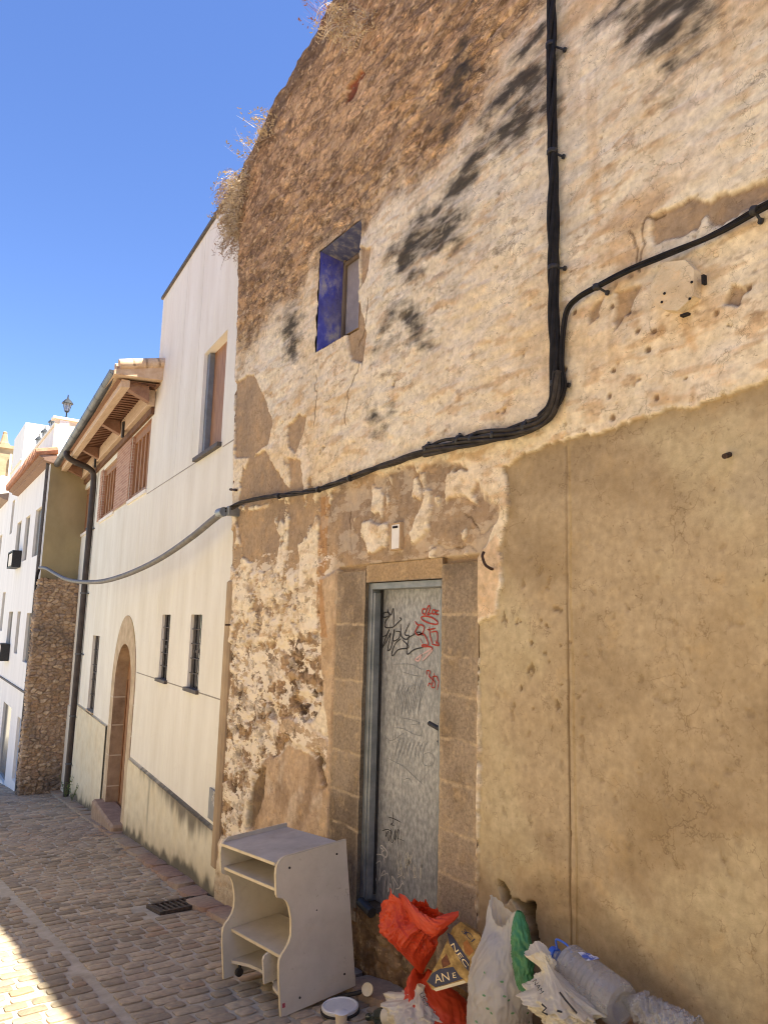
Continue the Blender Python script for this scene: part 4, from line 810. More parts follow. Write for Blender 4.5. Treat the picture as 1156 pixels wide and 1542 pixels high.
tw = [(4.40, 5.78, 3.50, 4.58), (7.10, 8.60, 3.50, 4.50), (9.75, 11.15, 3.46, 4.48)]
ADO = (4.42, 5.66, -1.10, .72); AR = (ADO[1] - ADO[0]) / 2; AC = (ADO[0] + ADO[1]) / 2
SUR_ = (4.12, 5.98, -1.7, 1.72)
holes = [wf1, wf2, wf3, wup] + tw + [SUR_]
# split low / tall so that the tall block reaches 6.35 m
facade(WHITE, 'wall', M_white, wp, -.3, 4.2, -1.6, 6.36, [wf1, wf2, wup, (SUR_[0], 4.2, SUR_[2], SUR_[3])])
facade(WHITE, 'wall', M_white, wp, 4.2, 12.2, -2.6, 4.95, [wf3] + tw + [(4.2, SUR_[1], SUR_[2], SUR_[3])])
mb = MB(); mb.quad(wp(4.2, 4.0, 0), wp(4.2, 4.0, -5), wp(4.2, 6.36, -5), wp(4.2, 6.36, 0)); mb.quad(wp(-.3, 6.36, 0), wp(4.2, 6.36, 0), wp(4.2, 6.36, -5), wp(-.3, 6.36, -5)); mb.build('gable_wall', M_white, WHITE)
mb = MB(); pbox(mb, wp, -.3, 4.23, 6.362, 6.40, -.3, .03); mb.build('parapet_flashing', M_slate, WHITE)
# arch surround: polar-cut stone ring and jambs around the doorway
M_sand = pm('sandstone', S(168, 146, 116), S(210, 190, 158), 5, .92, .5, 60, c3=S(190, 168, 136)); M_sandd = pm('reveal_stone', S(134, 110, 86), S(186, 160, 130), 3.5, .92, .5, 50)
nA = 22; arc = [(AC + AR * math.cos(math.pi * k / nA), ADO[3] - .08 + AR * 1.0 * math.sin(math.pi * k / nA)) for k in range(nA + 1)]
inner = [(ADO[1], -1.7)] + arc + [(ADO[0], -1.7)]
Ro = AR + .26
outer = [(AC + Ro, -1.7)] + [(AC + Ro * math.cos(math.pi * k / nA), ADO[3] - .08 + Ro * 1.18 * math.sin(math.pi * k / nA)) for k in range(nA + 1)] + [(AC - Ro, -1.7)]
mb = MB()
for k in range(len(inner) - 1): mb.quad(wp(*inner[k], .012), wp(*inner[k + 1], .012), wp(*outer[k + 1], .012), wp(*outer[k], .012))
ringo = mb.build('arch_stones', M_sand, WHITE)
mb = MB()                                     # render filling between the ring and the square cut-out
def onbox(p):
    s_, z_ = p; dx, dz = s_ - AC, z_ - (ADO[3] - .08); k = min((SUR_[1] - AC) / abs(dx) if abs(dx) > 1e-6 else 1e9, (SUR_[3] - (ADO[3] - .08)) / dz if dz > 1e-6 else 1e9); return (AC + dx * k, ADO[3] - .08 + dz * k)
oa = outer[1:-1]; ob = [onbox(p) for p in oa]
for k in range(len(oa) - 1):
    mb.quad(wp(*oa[k], 0), wp(*oa[k + 1], 0), wp(*ob[k + 1], 0), wp(*ob[k], 0))
    if abs(ob[k][0] - ob[k + 1][0]) > .01 and abs(ob[k][1] - ob[k + 1][1]) > .01:
        cx = SUR_[1] if ob[k][0] > AC else SUR_[0]; mb.add([wp(*ob[k], 0), wp(cx, SUR_[3], 0), wp(*ob[k + 1], 0)], [(0, 1, 2)])
for sgn in (-1, 1): mb.quad(wp(AC + sgn * Ro, -1.7, 0), wp(AC + sgn * Ro, ADO[3] - .08, 0), wp(SUR_[1] if sgn > 0 else SUR_[0], ADO[3] - .08, 0), wp(SUR_[1] if sgn > 0 else SUR_[0], -1.7, 0))
mb.build('wall', M_white, WHITE)
mb = MB()
for k in range(len(inner) - 1): mb.quad(wp(*inner[k], .012), wp(*inner[k], -.19), wp(*inner[k + 1], -.19), wp(*inner[k + 1], .012))
mb.build('arch_reveal', M_sandd, WHITE)
M_jm = pm('joint_mortar', S(196, 178, 152), S(206, 190, 166), 20, .95, .3, 60)
for z_ in (-.9, -.45, 0.0, .42):
    for s_ in (ADO[0], ADO[1]): mb = MB(); pbox(mb, wp, s_ - .006, s_ + .006, z_, z_ + .018, -.168, .0); mb.build('mortar_joint', M_jm, ringo)
    mb = MB(); pbox(mb, wp, ADO[1] + .0, ADO[1] + .25, z_, z_ + .016, .008, .0145); mb.build('mortar_joint', M_jm, ringo)
mb = MB(); mb.add([wp(s_, z_, -.17) for s_, z_ in inner], [list(range(len(inner)))]); adoor = mb.build('arched_door', M_wood, WHITE)
mb = MB()
for k in range(1, 6): pbox(mb, wp, ADO[0] + k * .225 - .01, ADO[0] + k * .225 + .01, -1.1, .7, -.175, -.16)
mb.build('door_boards', pm('dark_timber', S(96, 60, 34), S(120, 78, 46), 10, .6, .2, 40), adoor)
mb = MB(); pbox(mb, wp, ADO[0] - .2, ADO[1] + .28, -1.75, -1.12, -.165, .16, .03); mb.build('doorstep', pm('red_step_stone', S(140, 116, 96), S(172, 148, 122), 9, .92, .6, 50), WHITE)
# windows
def slit(h, depth, sill=True):
    f = reveal(WHITE, wp, h, depth, M_whiteb, 'window'); a, b, c, d = h
    m = MB(); m.quad(wp(a, c, -depth + .005), wp(b, c, -depth + .005), wp(b, d, -depth + .005), wp(a, d, -depth + .005)); m.build('pane', M_glass, f)
    m = MB()
    for (s_, e_) in ((a, a + .045), (b - .045, b)): pbox(m, wp, s_, e_, c, d, -depth + .007, -depth + .022)
    pbox(m, wp, a + .045, b - .045, (c + d) / 2 - .015, (c + d) / 2 + .015, -depth + .007, -depth + .022); m.build('window_frame', M_slate, f)
    m = MB()
    for k in range(1, 3): m.tube([wp(a + (b - a) * k / 3, c, -depth + .035), wp(a + (b - a) * k / 3, d, -depth + .035)], .007, 6)
    for k in range(1, 5): m.tube([wp(a, c + (d - c) * k / 5, -depth + .035), wp(b, c + (d - c) * k / 5, -depth + .035)], .005, 6)
    m.build('window_bars', M_slate, f)
    if sill: m = MB(); pbox(m, wp, a - .04, b + .04, c - .035, c + .006, -depth + .002, .035, .004); m.build('sill', M_slate, f)
slit(wf1, .055); slit(wf2, .055); slit(wf3, .07, False)
m = MB(); pbox(m, wp, wf3[0], wf3[1], wf3[2] - .02, wf3[2] + .006, -.066, .03); m.build('window_ledge', M_sand, WHITE)
f = reveal(WHITE, wp, wup, .12, M_whiteb, 'shuttered_window'); a, b, c, d = wup
m = MB(); pbox(m, wp, a, b, c, d, -.12, -.10); m.build('shutter', M_wood, f)
m = MB(); pbox(m, wp, b - .10, b - .001, c + .01, d - .01, -.099, -.04); m.build('shutter_track', pm('grey_metal', S(112, 116, 120), S(140, 144, 148), 6, .5, 0, metallic=.3), f)
m = MB(); pbox(m, wp, a - .03, b + .05, c - .04, c + .008, -.098, .05, .004); m.build('sill', M_slate, f)
for i, h in enumerate(tw):
    mt = M_brick if i < 2 else M_whiteb
    f = reveal(WHITE, wp, h, .085, mt, 'timber_window'); a, b, c, d = h
    m = MB(); n = 5
    for k in range(n + 1): pbox(m, wp, a + (b - a) * k / n - .03, a + (b - a) * k / n + .03, c, d, -.085, -.045)
    pbox(m, wp, a, b, d - .12, d, -.085, -.042); pbox(m, wp, a, b, c, c + .10, -.085, -.042); m.build('timber_frame', M_wood, f)
    m = MB(); m.quad(wp(a, c, -.075), wp(b, c, -.075), wp(b, d, -.075), wp(a, d, -.075)); m.build('shutter', pm('shutter_timber', S(142, 102, 70), S(184, 140, 100), 8, .6, .2, 40, stretch=(6, 6, .5)), f)
    m = MB(); pbox(m, wp, a - .02, b + .02, c - .05, c + .006, -.04, .025); m.build('sill', M_whiteb, f)
m = MB(); pbox(m, wp, 5.81, 7.07, 3.50, 4.58, .002, .02); m.build('brick_pier', M_brick, WHITE)
m = MB(); pbox(m, wp, 8.63, 8.90, 3.50, 4.52, .002, .02); m.build('brick_pier', M_brick, WHITE)
m = MB(); pbox(m, wp, 4.24, 12.1, 4.60, 4.70, .004, .05); m.build('timber_lintel', pm('lintel_timber', S(96, 64, 42), S(126, 90, 62), 6, .7, .2, 40), WHITE)
# grooves in the render
m = MB(); 
for a, b, c in ((-.1, .70, 3.40), (1.72, 4.35, 3.42), (-.1, 1.03, .895), (1.55, 2.38, .895), (2.90, 4.12, .895)): m = MB(); pbox(m, wp, a, b, c, c + .012, -.004, .0025); m.build('render_joint', M_groove, WHITE)
M_fj = pm('faint_joint', S(206, 196, 178), S(216, 206, 188), 10, .9, 0)
for s_ in (1.95, 2.75): m = MB(); pbox(m, wp, s_, s_ + .006, 3.5, 6.3, -.004, .0015); m.build('render_joint', M_fj, WHITE)
# plinth with algae along its top edge and its foot
M_plinth = pm('plinth_render', (.9, .9, .88), (1.06, 1.06, 1.06), 8, .92, .3, 90, attr=True, dist=.003)
def plinth(s0, s1, ztp, off, seed, moss):
    s_ = np.arange(s0, s1 + .02, .02); v = np.linspace(0, 1, 70); SS, VV = np.meshgrid(s_, v, indexing='ij')
    zf = gz(0, 6.5 + SS) + .02; ZZ = zf + (ztp - zf) * VV
    n = fbm(SS * 3, ZZ * 3, 4, seed); n2 = fbm(SS * 6, ZZ * 1.0, 4, seed + 3)
    c = np.ones(SS.shape + (3,)) * np.array(S(222, 210, 180)); c = mixc(c, S(212, 196, 160), ss(-.2, .5, n) * .7); c = mixc(c, S(170, 150, 112), ss(.35, 0, ZZ - zf + .25 * n) * .7)
    c = mixc(c, S(78, 72, 60), ss(.13, .02, ZZ - zf + .12 * n - .03) * .85)
    if moss:
        c = mixc(c, S(96, 86, 72), ss(.24, .03, ztp - ZZ + .12 * n2 - .02 + .10 * np.abs(SS - 1.2)) * .85)
        c = mixc(c, S(120, 114, 100), ss(.09, .0, np.abs(SS - 2.75) + .05 * n2) * ss(.9, .2, ztp - ZZ) * .6)
    V = np.array([wp(a, b, off) for a, b in zip(SS.ravel(), ZZ.ravel())]); F = gridfaces(len(s_), 70)[:, ::-1]
    top = np.array([wp(a, ztp, off) for a in s_]); n0 = len(V); bk = np.array([wp(a, ztp + .03, -.01) for a in s_]); idx = np.arange(len(s_)) * 70 + 69
    F2 = np.array([[idx[i], n0 + i, n0 + i + 1, idx[i + 1]] for i in range(len(s_) - 1)])
    mk('plinth', np.concatenate([V, bk]), np.concatenate([F, F2]), M_plinth, WHITE, np.concatenate([c.reshape(-1, 3), c[:, -1]]))
plinth(-.3, 4.10, -.24, .035, 90, True); plinth(6.02, 9.3, -.06, .03, 95, False)
m = MB(); pbox(m, wp, 9.35, 12.0, -2.5, -.2, .0, .02); m.build('plinth', M_white, WHITE)
# eaves
m = MB(); e0, e1 = 3.95, 12.2
m.quad(wp(e0, 4.97, 0), wp(e1, 4.97, 0), wp(e1, 4.93, .6), wp(e0, 4.93, .6)); sof = m.build('soffit', M_soffit, WHITE)
m = MB()
k = e0 + .02
for i in range(60): pbox(m, wp, k + i * .14, k + i * .14 + .006, 4.935, 4.955, .06, .42) if k + i * .14 < e1 else None
m.build('board_gaps', pm('gap_timber', S(84, 54, 40), S(100, 66, 50), 10, .8, 0), sof)
m = MB(); pbox(m, wp, e0, e1, 4.84, 4.955, .42, .54, .008); m.build('fascia_beam', M_beam, WHITE)
m = MB(); pbox(m, wp, 4.22, e1, 4.71, 4.955, .004, .12, .008); m.build('wall_plate', M_beam, WHITE)
for s_ in (4.05, 6.3, 8.6, 10.9):
    m = MB(); m.prism([(.12, 4.72), (.14, 4.95), (.44, 4.95), (.44, 4.86)], .14, lambda a, b, c, s_=s_: wp(s_ + c, b, a)); m.build('bracket', M_wood if s_ < 0 else M_soffit, WHITE)
for s_ in (5.95, 8.9, 11.3):
    m = MB(); pbox(m, wp, s_, s_ + .09, 4.60, 4.86, .115, .15); m.build('iron_strap', M_black, WHITE)
M_tile = pm('roof_tile', S(186, 150, 116), S(222, 196, 164), 6, .9, .4, 40); M_tile2 = pm('terracotta_tile', S(146, 98, 74), S(188, 138, 108), 9, .9, .4, 40)
m = MB(); m.prism([(-4.2, 6.2), (.66, 5.04), (.66, 4.97), (0, 5.0), (-4.2, 6.0)], e1 - e0 + .2, lambda a, b, c: wp(e0 - .12 + c, b, a)); roof = m.build('roof', M_tile, WHITE)
m = MB()
for i in range(4): m.tube([wp(e0 - .10, 5.10 + .235 * a_ + .02, .60 - a_) for a_ in (i * .17, i * .17 + .20)], .075, 10)
for i in range(22): m.tube([wp(e0 + .05 + i * .39, 5.09 + .235 * a_, .62 - a_) for a_ in (0, .5, 2.0, 4.0)], .085, 8)
m.build('tile_rows', M_tile, roof, True)
M_gut = pm('dark_gutter', S(74, 74, 76), S(104, 104, 106), 5, .45, .1, 40, metallic=.3)
m = MB(); GA, GB = wp(3.92, 5.02, .635), wp(12.3, 4.95, .635); gt = []
nn = 10; prof = [(math.cos(math.pi + math.pi * k / nn) * .078, math.sin(math.pi + math.pi * k / nn) * .078) for k in range(nn + 1)]
prof2 = [(a * .93, b * .93) for a, b in prof[::-1]]
P_ = prof + prof2; V = [e + NW * a + np.array([0, 0, b + .03]) for e in (GA, GB) for a, b in P_]; n_ = len(P_)
m.add(V, [[i, (i + 1) % n_, n_ + (i + 1) % n_, n_ + i] for i in range(n_)] + [list(range(n_)), [n_ + i for i in range(n_)][::-1]]); m.add([GA + NW * a + np.array([0, 0, b + .03]) for a, b in prof], [list(range(nn + 1))]); gut = m.build('gutter', M_gut, WHITE, True)
for k in range(1, 12):
    m = MB(); e = GA + (GB - GA) * k / 12; m.add([e + DW * d_ + NW * a * 1.05 + np.array([0, 0, b * 1.05 + .03]) for d_ in (-.012, .012) for a, b in prof], [[i, i + 1, nn + 2 + i, nn + 1 + i] for i in range(nn)])
    m.build('gutter_clip', M_gut, gut)
m = MB(); dp = smoothpath([wp(9.3, 4.93, .635), wp(9.3, 4.82, .62), wp(9.32, 4.73, .45), wp(9.35, 4.66, .22), wp(9.36, 4.55, .10), wp(9.38, 4.3, .075), wp(9.42, 3.5, .07), wp(9.45, 2, .07), wp(9.48, 0, .07), wp(9.5, -1.8, .07)], 8); m.tube(dp, .058, 12); dpo = m.build('downpipe', pm('brown_pipe', S(58, 50, 46), S(82, 72, 66), 6, .5, .1, 40, metallic=.2), WHITE, True)
for z_ in (3.4, 2.1, .9, -.3, -1.2): m = MB(); m.tube([wp(9.45, z_, .07), wp(9.45, z_ + .03, .07)], .07, 12); pbox(m, wp, 9.2, 9.46, z_, z_ + .02, .0, .03); m.build('pipe_bracket', M_gut, dpo)
# meter box door with worn sticker
m = MB(); pbox(m, wp, .085, .405, -.175, .095, .002, .022, .003); mbx = m.build('meter_box_door', pm('grey_box', S(120, 120, 120), S(152, 150, 146), 7, .6, .2, 60, metallic=.2), WHITE)
m = MB(); rnd = random.Random(3)
for i in range(7): q = (.11 + rnd.random() * .16, -.02 + rnd.random() * .09); m.tube(smoothpath([wp(q[0] + rnd.uniform(-.05, .05), q[1] + rnd.uniform(-.03, .03), .0235) for _ in range(4)], 4), .003, 5)
m.build('worn_sticker', M_gwhite, mbx)

# ------------------------------------------------------------------ rubble pier, far white houses, tower
A3 = R(2.0); X3 = float(at_y(58, 900, B3Y)[0]); P3 = np.array([X3, B3Y, 0.0]); D3 = np.array([math.sin(A3), math.cos(A3), 0]); N3 = np.array([-math.cos(A3), math.sin(A3), 0])
def p3(s, z, o=0.0): return P3 + D3 * s + N3 * o + np.array([0, 0, z])
def rubble_pier():
    x0, x1, yf, zt = X3 - .06, 4.02, B3Y - .32, 2.42
    u = np.arange(0, 1.001, 1 / 130); v = np.arange(0, 1.001, 1 / 420); U, Vv = np.meshgrid(u, v, indexing='ij'); L = .3
    T = U * (x1 - x0 + 2 * L)                 # unrolled: left side, front, right side
    Zt = zt + .10 * fbm(T * 4, T * 0, 3, 61) - .12 * ss(.9, 1.3, T) + .12 * ss(1.15, 1.25, T)
    Z = -2.3 + (Zt + 2.3) * Vv
    f1_, f2_, idd = worley(T * 8.0 + .35 * fbm(T * 5, Z * 5, 2, 62), Z * 13 + .2 * fbm(T * 5, Z * 5, 2, 63), 64); s_ = ss(.03, .2, f2_ - f1_); pal = np.array(RUB)
    c = (pal[(idd * 6.99).astype(int)] * .55 + np.array(S(158, 126, 92)) * .45) * s_[..., None] + np.array(S(140, 112, 82)) * (1 - s_[..., None]); c = mixc(c, S(120, 92, 64), ss(-.1, .5, fbm(T * 9, Z * 9, 3, 72)) * .5)
    c = mixc(c, S(96, 84, 74), ss(.0, .6, fbm(T * 1.5, Z * 1.2, 3, 65)) * .6); c = mixc(c, S(166, 132, 94), ss(.0, .5, fbm(T * 1.2 + 5, Z * 1, 3, 66)) * .35); c = (c @ np.array([.3, .6, .1]))[..., None] * .3 + c * .7; c = mixc(c, S(70, 62, 54), ss(.5, 0, Z + 1.95 + .2 * fbm(T * 4, Z * 4, 2, 67)) * .4)
    h = .03 * s_ * (.4 + idd) + .03 * fbm(T * 12, Z * 12, 3, 68)
    X = np.where(T < L, x0, np.where(T > L + x1 - x0, x1, x0 + T - L)); Y = np.where(T < L, yf + (L - T), np.where(T > L + x1 - x0, yf + (T - L - (x1 - x0)), yf))
    X = X - h * (T < L + .02); Y = Y - h * ((T >= L - .02) & (T <= L + x1 - x0 + .02)); X = X + .05 * fbm(Z * 1.8, Z * 0, 3, 69) * (T < L + .05)
    F = gridfaces(len(u), len(v)); V = np.stack([X, Y, Z], -1).reshape(-1, 3); nv = len(v); tops = [i * nv + nv - 1 for i in range(len(u))]
    o = mk('rubble_pier', np.concatenate([V, [[(x0 + x1) / 2, yf + .2, zt - .05]]]), [tuple(f) for f in F.tolist()] + [(tops[i], tops[i + 1], len(V)) for i in range(len(u) - 1)], M_wall, None, np.concatenate([np.clip(c * 1.35, .01, .9).reshape(-1, 3), [S(120, 100, 80)]]))
    tag(o, 'rough brown rubble stone pier between the downpipe and the far white houses', 'stone pier')
rubble_pier()
M_far = pm('far_white_wall', S(226, 220, 212), S(240, 234, 226), 1.6, .92, .1, 30, stretch=(1.5, 1.5, .3)); M_olive = pm('olive_render', S(150, 132, 96), S(176, 156, 116), 1.6, .95, .2, 30, c3=S(164, 146, 106), stretch=(1, 1, .6)); M_creamf = pm('cream_end_wall', S(214, 196, 166), S(232, 216, 188), 1.5, .95, .2, 30)
B3 = thing('townhouse', p3(3, -2), 'narrow white house beyond the rubble pier with red tiled eaves and an olive end wall', 'house')
h3 = [(.75, 1.66, 3.0, 4.12), (2.58, 3.38, 3.0, 4.13), (4.24, 5.12, 3.0, 4.16), (2.62, 3.2, .72, 1.74), (4.15, 5.0, .66, 1.74), (.76, 1.50, .60, 1.70), (.72, 1.38, -1.95, -.60), (2.55, 4.2, -2.3, -.55)]
facade(B3, 'wall', M_far, p3, 0, 5.6, -3.2, 5.12, h3)
for i, h in enumerate(h3):
    f = reveal(B3, p3, h, .07, M_whiteb, 'door' if i > 5 else 'window'); a, b, c, d = h; m = MB(); m.quad(p3(a, c, -.06), p3(b, c, -.06), p3(b, d, -.06), p3(a, d, -.06)); m.build('pane', pm('pale_blue_door', S(150, 158, 172), S(166, 172, 184), 4, .6, 0) if i == 6 else M_glass, f)
m = MB(); m.quad((X3, B3Y, -2.6), (X3 + 4, B3Y, -2.6), (X3 + 4, B3Y, 5.0), (X3, B3Y, 5.0)); m.build('end_wall', M_olive, B3)
m = MB(); m.quad((X3, B3Y, 5.0), (X3 + 4, B3Y, 5.0), (X3 + 4, B3Y, 6.0), (X3, B3Y, 6.0)); ew = m.build('end_wall', M_creamf, B3)
m = MB(); m.box((X3 + .56, B3Y - .004, 5.72), (.05, .02, .3), bev=.004); m.build('wall_slot', M_dark, ew)
m = MB(); pbox(m, p3, -.005, 5.6, 5.16, 5.99, -.3, -.1); m.build('parapet', M_far, B3)
m = MB(); m.box((X3 + 2.0, B3Y + .1, 6.03), (4.1, .28, .06), bev=.01); pbox(m, p3, .25, 5.6, 6.0, 6.05, -.34, -.06); m.build('parapet_coping', M_whiteb, B3)
m = MB()
m.prism([(0, 4.98), (.16, 5.02), (.16, 5.06), (.26, 5.09), (.26, 5.13), (-.1, 5.16), (-.1, 4.98)], 5.75, lambda a, b, c: p3(-.12 + c, b, a)); m.build('eaves_cornice', pm('cornice_brick', S(128, 100, 84), S(156, 126, 106), 8, .9, .4, 40, stretch=(1, 4, 4)), B3)
m = MB()
for i in range(27): m.tube([p3(-.08 + i * .215, 5.17, .34), p3(-.08 + i * .215, 5.27, -.1)], .085, 8)
m.build('eaves_tiles', M_tile2, B3, True)
m = MB(); m.tube([p3(.12, 5.0, .05), p3(.12, 0, .05), p3(.12, -2.0, .05)], .035, 8); m.build('downpipe', M_slate, B3)
m = MB(); pbox(m, p3, .4, 5.6, -.03, .01, .0, .03); m.build('string_cable', M_slate, B3)
def acbox(s, z):
    o = thing('window_box', p3(s, z, .25), 'x', 'window box', 'small boxes on the far white house'); m = MB()
    for a, b, c, d in ((-.5, .5, -.24, -.20), (-.5, .5, .16, .19), (-.5, -.46, -.20, .16), (.46, .5, -.20, .16)): pbox(m, p3, s + a, s + b, z + c, z + d, .01, .22)
    m.build('frame', M_black, o); m = MB(); pbox(m, p3, s - .45, s + .45, z - .19, z + .15, .02, .20, .02); m.build('body', M_whiteb, o); return o
acbox(4.0, 3.10)['label'] = 'pale box in a black frame under the upper windows of the far white house'; acbox(4.5, .72)['label'] = 'pale box in a black frame under the lower windows of the far white house'
B4 = thing('tall_townhouse', p3(7, -2), 'taller bright white house block rising behind the red tiled eaves', 'house')
facade(B4, 'wall', M_far, p3, 5.6, 8.2, -3.4, 7.15, [(6.3, 6.9, 4.0, 5.0), (6.3, 7.0, 1.2, 2.3)])
for h in ((6.3, 6.9, 4.0, 5.0), (6.3, 7.0, 1.2, 2.3)):
    f = reveal(B4, p3, h, .16, M_whiteb, 'window'); a, b, c, d = h; m = MB(); m.quad(p3(a, c, -.15), p3(b, c, -.15), p3(b, d, -.15), p3(a, d, -.15)); m.build('pane', M_glass, f)
m = MB(); m.quad(p3(5.6, 4.8, 0), p3(5.6, 4.8, -1.75), p3(5.6, 7.15, -1.75), p3(5.6, 7.15, 0)); m.quad(p3(5.6, 7.15, 0), p3(8.2, 7.15, 0), p3(8.2, 7.15, -1.75), p3(5.6, 7.15, -1.75)); m.quad(p3(5.6, 4.8, -1.75), p3(8.2, 4.8, -1.75), p3(8.2, 7.15, -1.75), p3(5.6, 7.15, -1.75)); m.build('end_wall', M_far, B4)
m = MB(); pbox(m, p3, 5.55, 8.2, 6.02, 6.08, .0, .04); m.build('string_course', M_whiteb, B4)
B5 = thing('end_townhouse', p3(12, -2.4), 'last pale house of the row with a grey tiled eave at the left edge', 'house')
h5 = [(8.9, 9.7, 3.0, 4.2), (10.6, 11.4, 3.0, 4.2), (12.5, 13.4, 3.0, 4.2), (9.0, 9.8, .6, 1.8), (11.0, 11.8, .6, 1.8)]
facade(B5, 'wall', M_far, p3, 8.2, 22, -4.4, 5.3, h5)
for h in h5:
    f = reveal(B5, p3, h, .16, M_whiteb, 'window'); a, b, c, d = h; m = MB(); m.quad(p3(a, c, -.15), p3(b, c, -.15), p3(b, d, -.15), p3(a, d, -.15)); m.build('pane', M_glass, f)
m = MB(); m.prism([(0, 5.2), (.16, 5.24), (.28, 5.32), (.28, 5.38), (-4, 6.4), (-4, 5.2)], 13.7, lambda a, b, c: p3(8.25 + c, b, a)); m.build('roof', pm('grey_tile', S(132, 112, 98), S(160, 138, 120), 5, .9, .4, 20, stretch=(1, 5, 1)), B5)
TW = thing('stone_tower', at_y(5, 900, 62), 'distant sunlit ochre stone church tower with a pointed finial', 'tower')
tx0, tx1 = float(at_y(-60, 700, 62)[0]), float(at_y(27, 700, 62)[0]); tzt = float(at_y(10, 674, 62)[2]); M_tw = pm('ochre_stone', S(160, 136, 106), S(190, 168, 136), 1.0, .95, .3, 8, stretch=(1, 1, 2.5), c3=S(176, 152, 120))
m = MB(); m.box(((tx0 + tx1) / 2, 64, (tzt - 6) / 2), (tx1 - tx0, 4, tzt + 6)); m.box(((tx0 + tx1) / 2, 64, tzt + .06), (tx1 - tx0 + .3, 4.3, .24)); tb_ = m.build('tower_body', M_tw, TW)
fx = float(at_y(9, 670, 62)[0]); m = MB(); m.lathe([(.42, .15), (.42, .5), (.30, .55), (.16, 1.25), (.18, 1.35), (.05, 1.45)], (fx, 63, tzt), n=10); m.build('finial', M_tw, TW)
m = MB(); q = at_y(14, 715, 61.8); m.tube([q + [0, 0, -2.5], q + [0, 0, 1.6]], .09, 6); m.build('pole', M_whiteb, TW)
m = MB(); q = at_y(3, 730, 61.9); m.prism([(-2.5, -3), (1.2, -3), (1.2, .3), (0, .7), (-2.5, -.6)], .3, lambda a, b, c: q + np.array([a, -c, b])); m.build('lower_gable', M_whiteb, TW)
# lanterns on the parapet
M_lamp = pm('black_lantern', S(34, 36, 38), S(56, 58, 60), 10, .5, .1, 40); M_lglass = pm('lantern_glass', S(150, 158, 166), S(176, 184, 190), 4, .15, 0, spec=.6, alpha=.6)
def lantern(loc, label, s=1.0):
    o = thing('lantern', loc, label, 'lantern', 'lanterns along the roof parapet'); l = np.array(loc, float); sc = lambda p: [(a * s, b * s) for a, b in p]
    m = MB(); m.lathe(sc([(.035, 0), (.03, .06), (.02, .10), (.02, .2), (.06, .22), (.07, .25)]), l, n=10); m.build('post', M_lamp, o)
    m = MB(); m.lathe(sc([(.07, .25), (.13, .50)]), l, n=6, cap=False); m.build('glass', M_lglass, o)
    m = MB(); m.lathe(sc([(.18, .49), (.16, .53), (.10, .60), (.04, .65), (.02, .70), (.015, .78), (.0, .80)]), l, n=10); m.build('cap', M_lamp, o)
    m = MB()
    for k in range(6): t = math.pi / 3 * k; m.tube([l + np.array([.07 * math.cos(t), .07 * math.sin(t), .25]) * s, l + np.array([.13 * math.cos(t), .13 * math.sin(t), .5]) * s], .008 * s, 5)
    m.build('glazing_bars', M_lamp, o); return o
lq = at_y(101, 619, B3Y + .1); lantern((lq[0], B3Y + .1, 6.06), 'largest black lantern, on the cream end wall beside the gutter', .72)
def on3(px, py, o=0.0): q = hit(px, py, P3 + N3 * o, N3); return float((q - P3) @ D3)
for px, py, lb in ((79, 641, 'small black lantern on the white parapet, nearest to the cream end wall'), (67, 659, 'middle small black lantern on the white parapet in front of the white block'), (58, 672, 'leftmost small black lantern low on the white parapet')): q = p3(on3(px, py, -.2), 6.05, -.2); lantern(q, lb, .6)

# ------------------------------------------------------------------ street grate and plants
M_grate = pm('cast_iron', S(62, 54, 48), S(96, 84, 74), 30, .7, .4, 90, metallic=.4)
def up_street(x, y): return np.array([x, y, gz(x, y)])
gx, gy = 2.62 - .35, 6.75
G = thing('drain_grate', up_street(2.55, 7.0), 'rectangular iron drain grate set in the cobbles before the kerb', 'drain')
GU = np.array([1.0, 0.04, 0]); GV = np.array([-.04, 1.0, -.113]); _g = hit(279, 1361, (0, 0, -.03), np.array([0, .113, 1.0])); GC = up_street(_g[0], _g[1]) + np.array([0, 0, .002])
m = MB(); m.box(GC + GU * 0 + GV * .145, (.56, .03, .03), [GU, GV, np.array([0, 0, 1])]); m.box(GC - GV * .145, (.56, .03, .03), [GU, GV, np.array([0, 0, 1])])
for s_ in (-1, 1): m.box(GC + GU * .265 * s_, (.03, .26, .03), [GU, GV, np.array([0, 0, 1])])
m.build('frame', M_grate, G)
m = MB()
for k in range(-5, 6): m.box(GC + GU * .046 * k, (.018, .26, .022), [GU, GV, np.array([0, 0, 1])])
m.box(GC, (.50, .018, .018), [GU, GV, np.array([0, 0, 1])]); m.build('bars', M_grate, G)
m = MB(); m.box(GC + [0, 0, -.012], (.52, .26, .006), [GU, GV, np.array([0, 0, 1])]); m.build('sump', M_dark, G)
M_leaf = pm('green_leaf', S(62, 84, 40), S(104, 122, 62), 12, .7, .1, 40); M_dry = pm('dry_grass', S(168, 146, 118), S(220, 200, 168), 5, .9, 0)
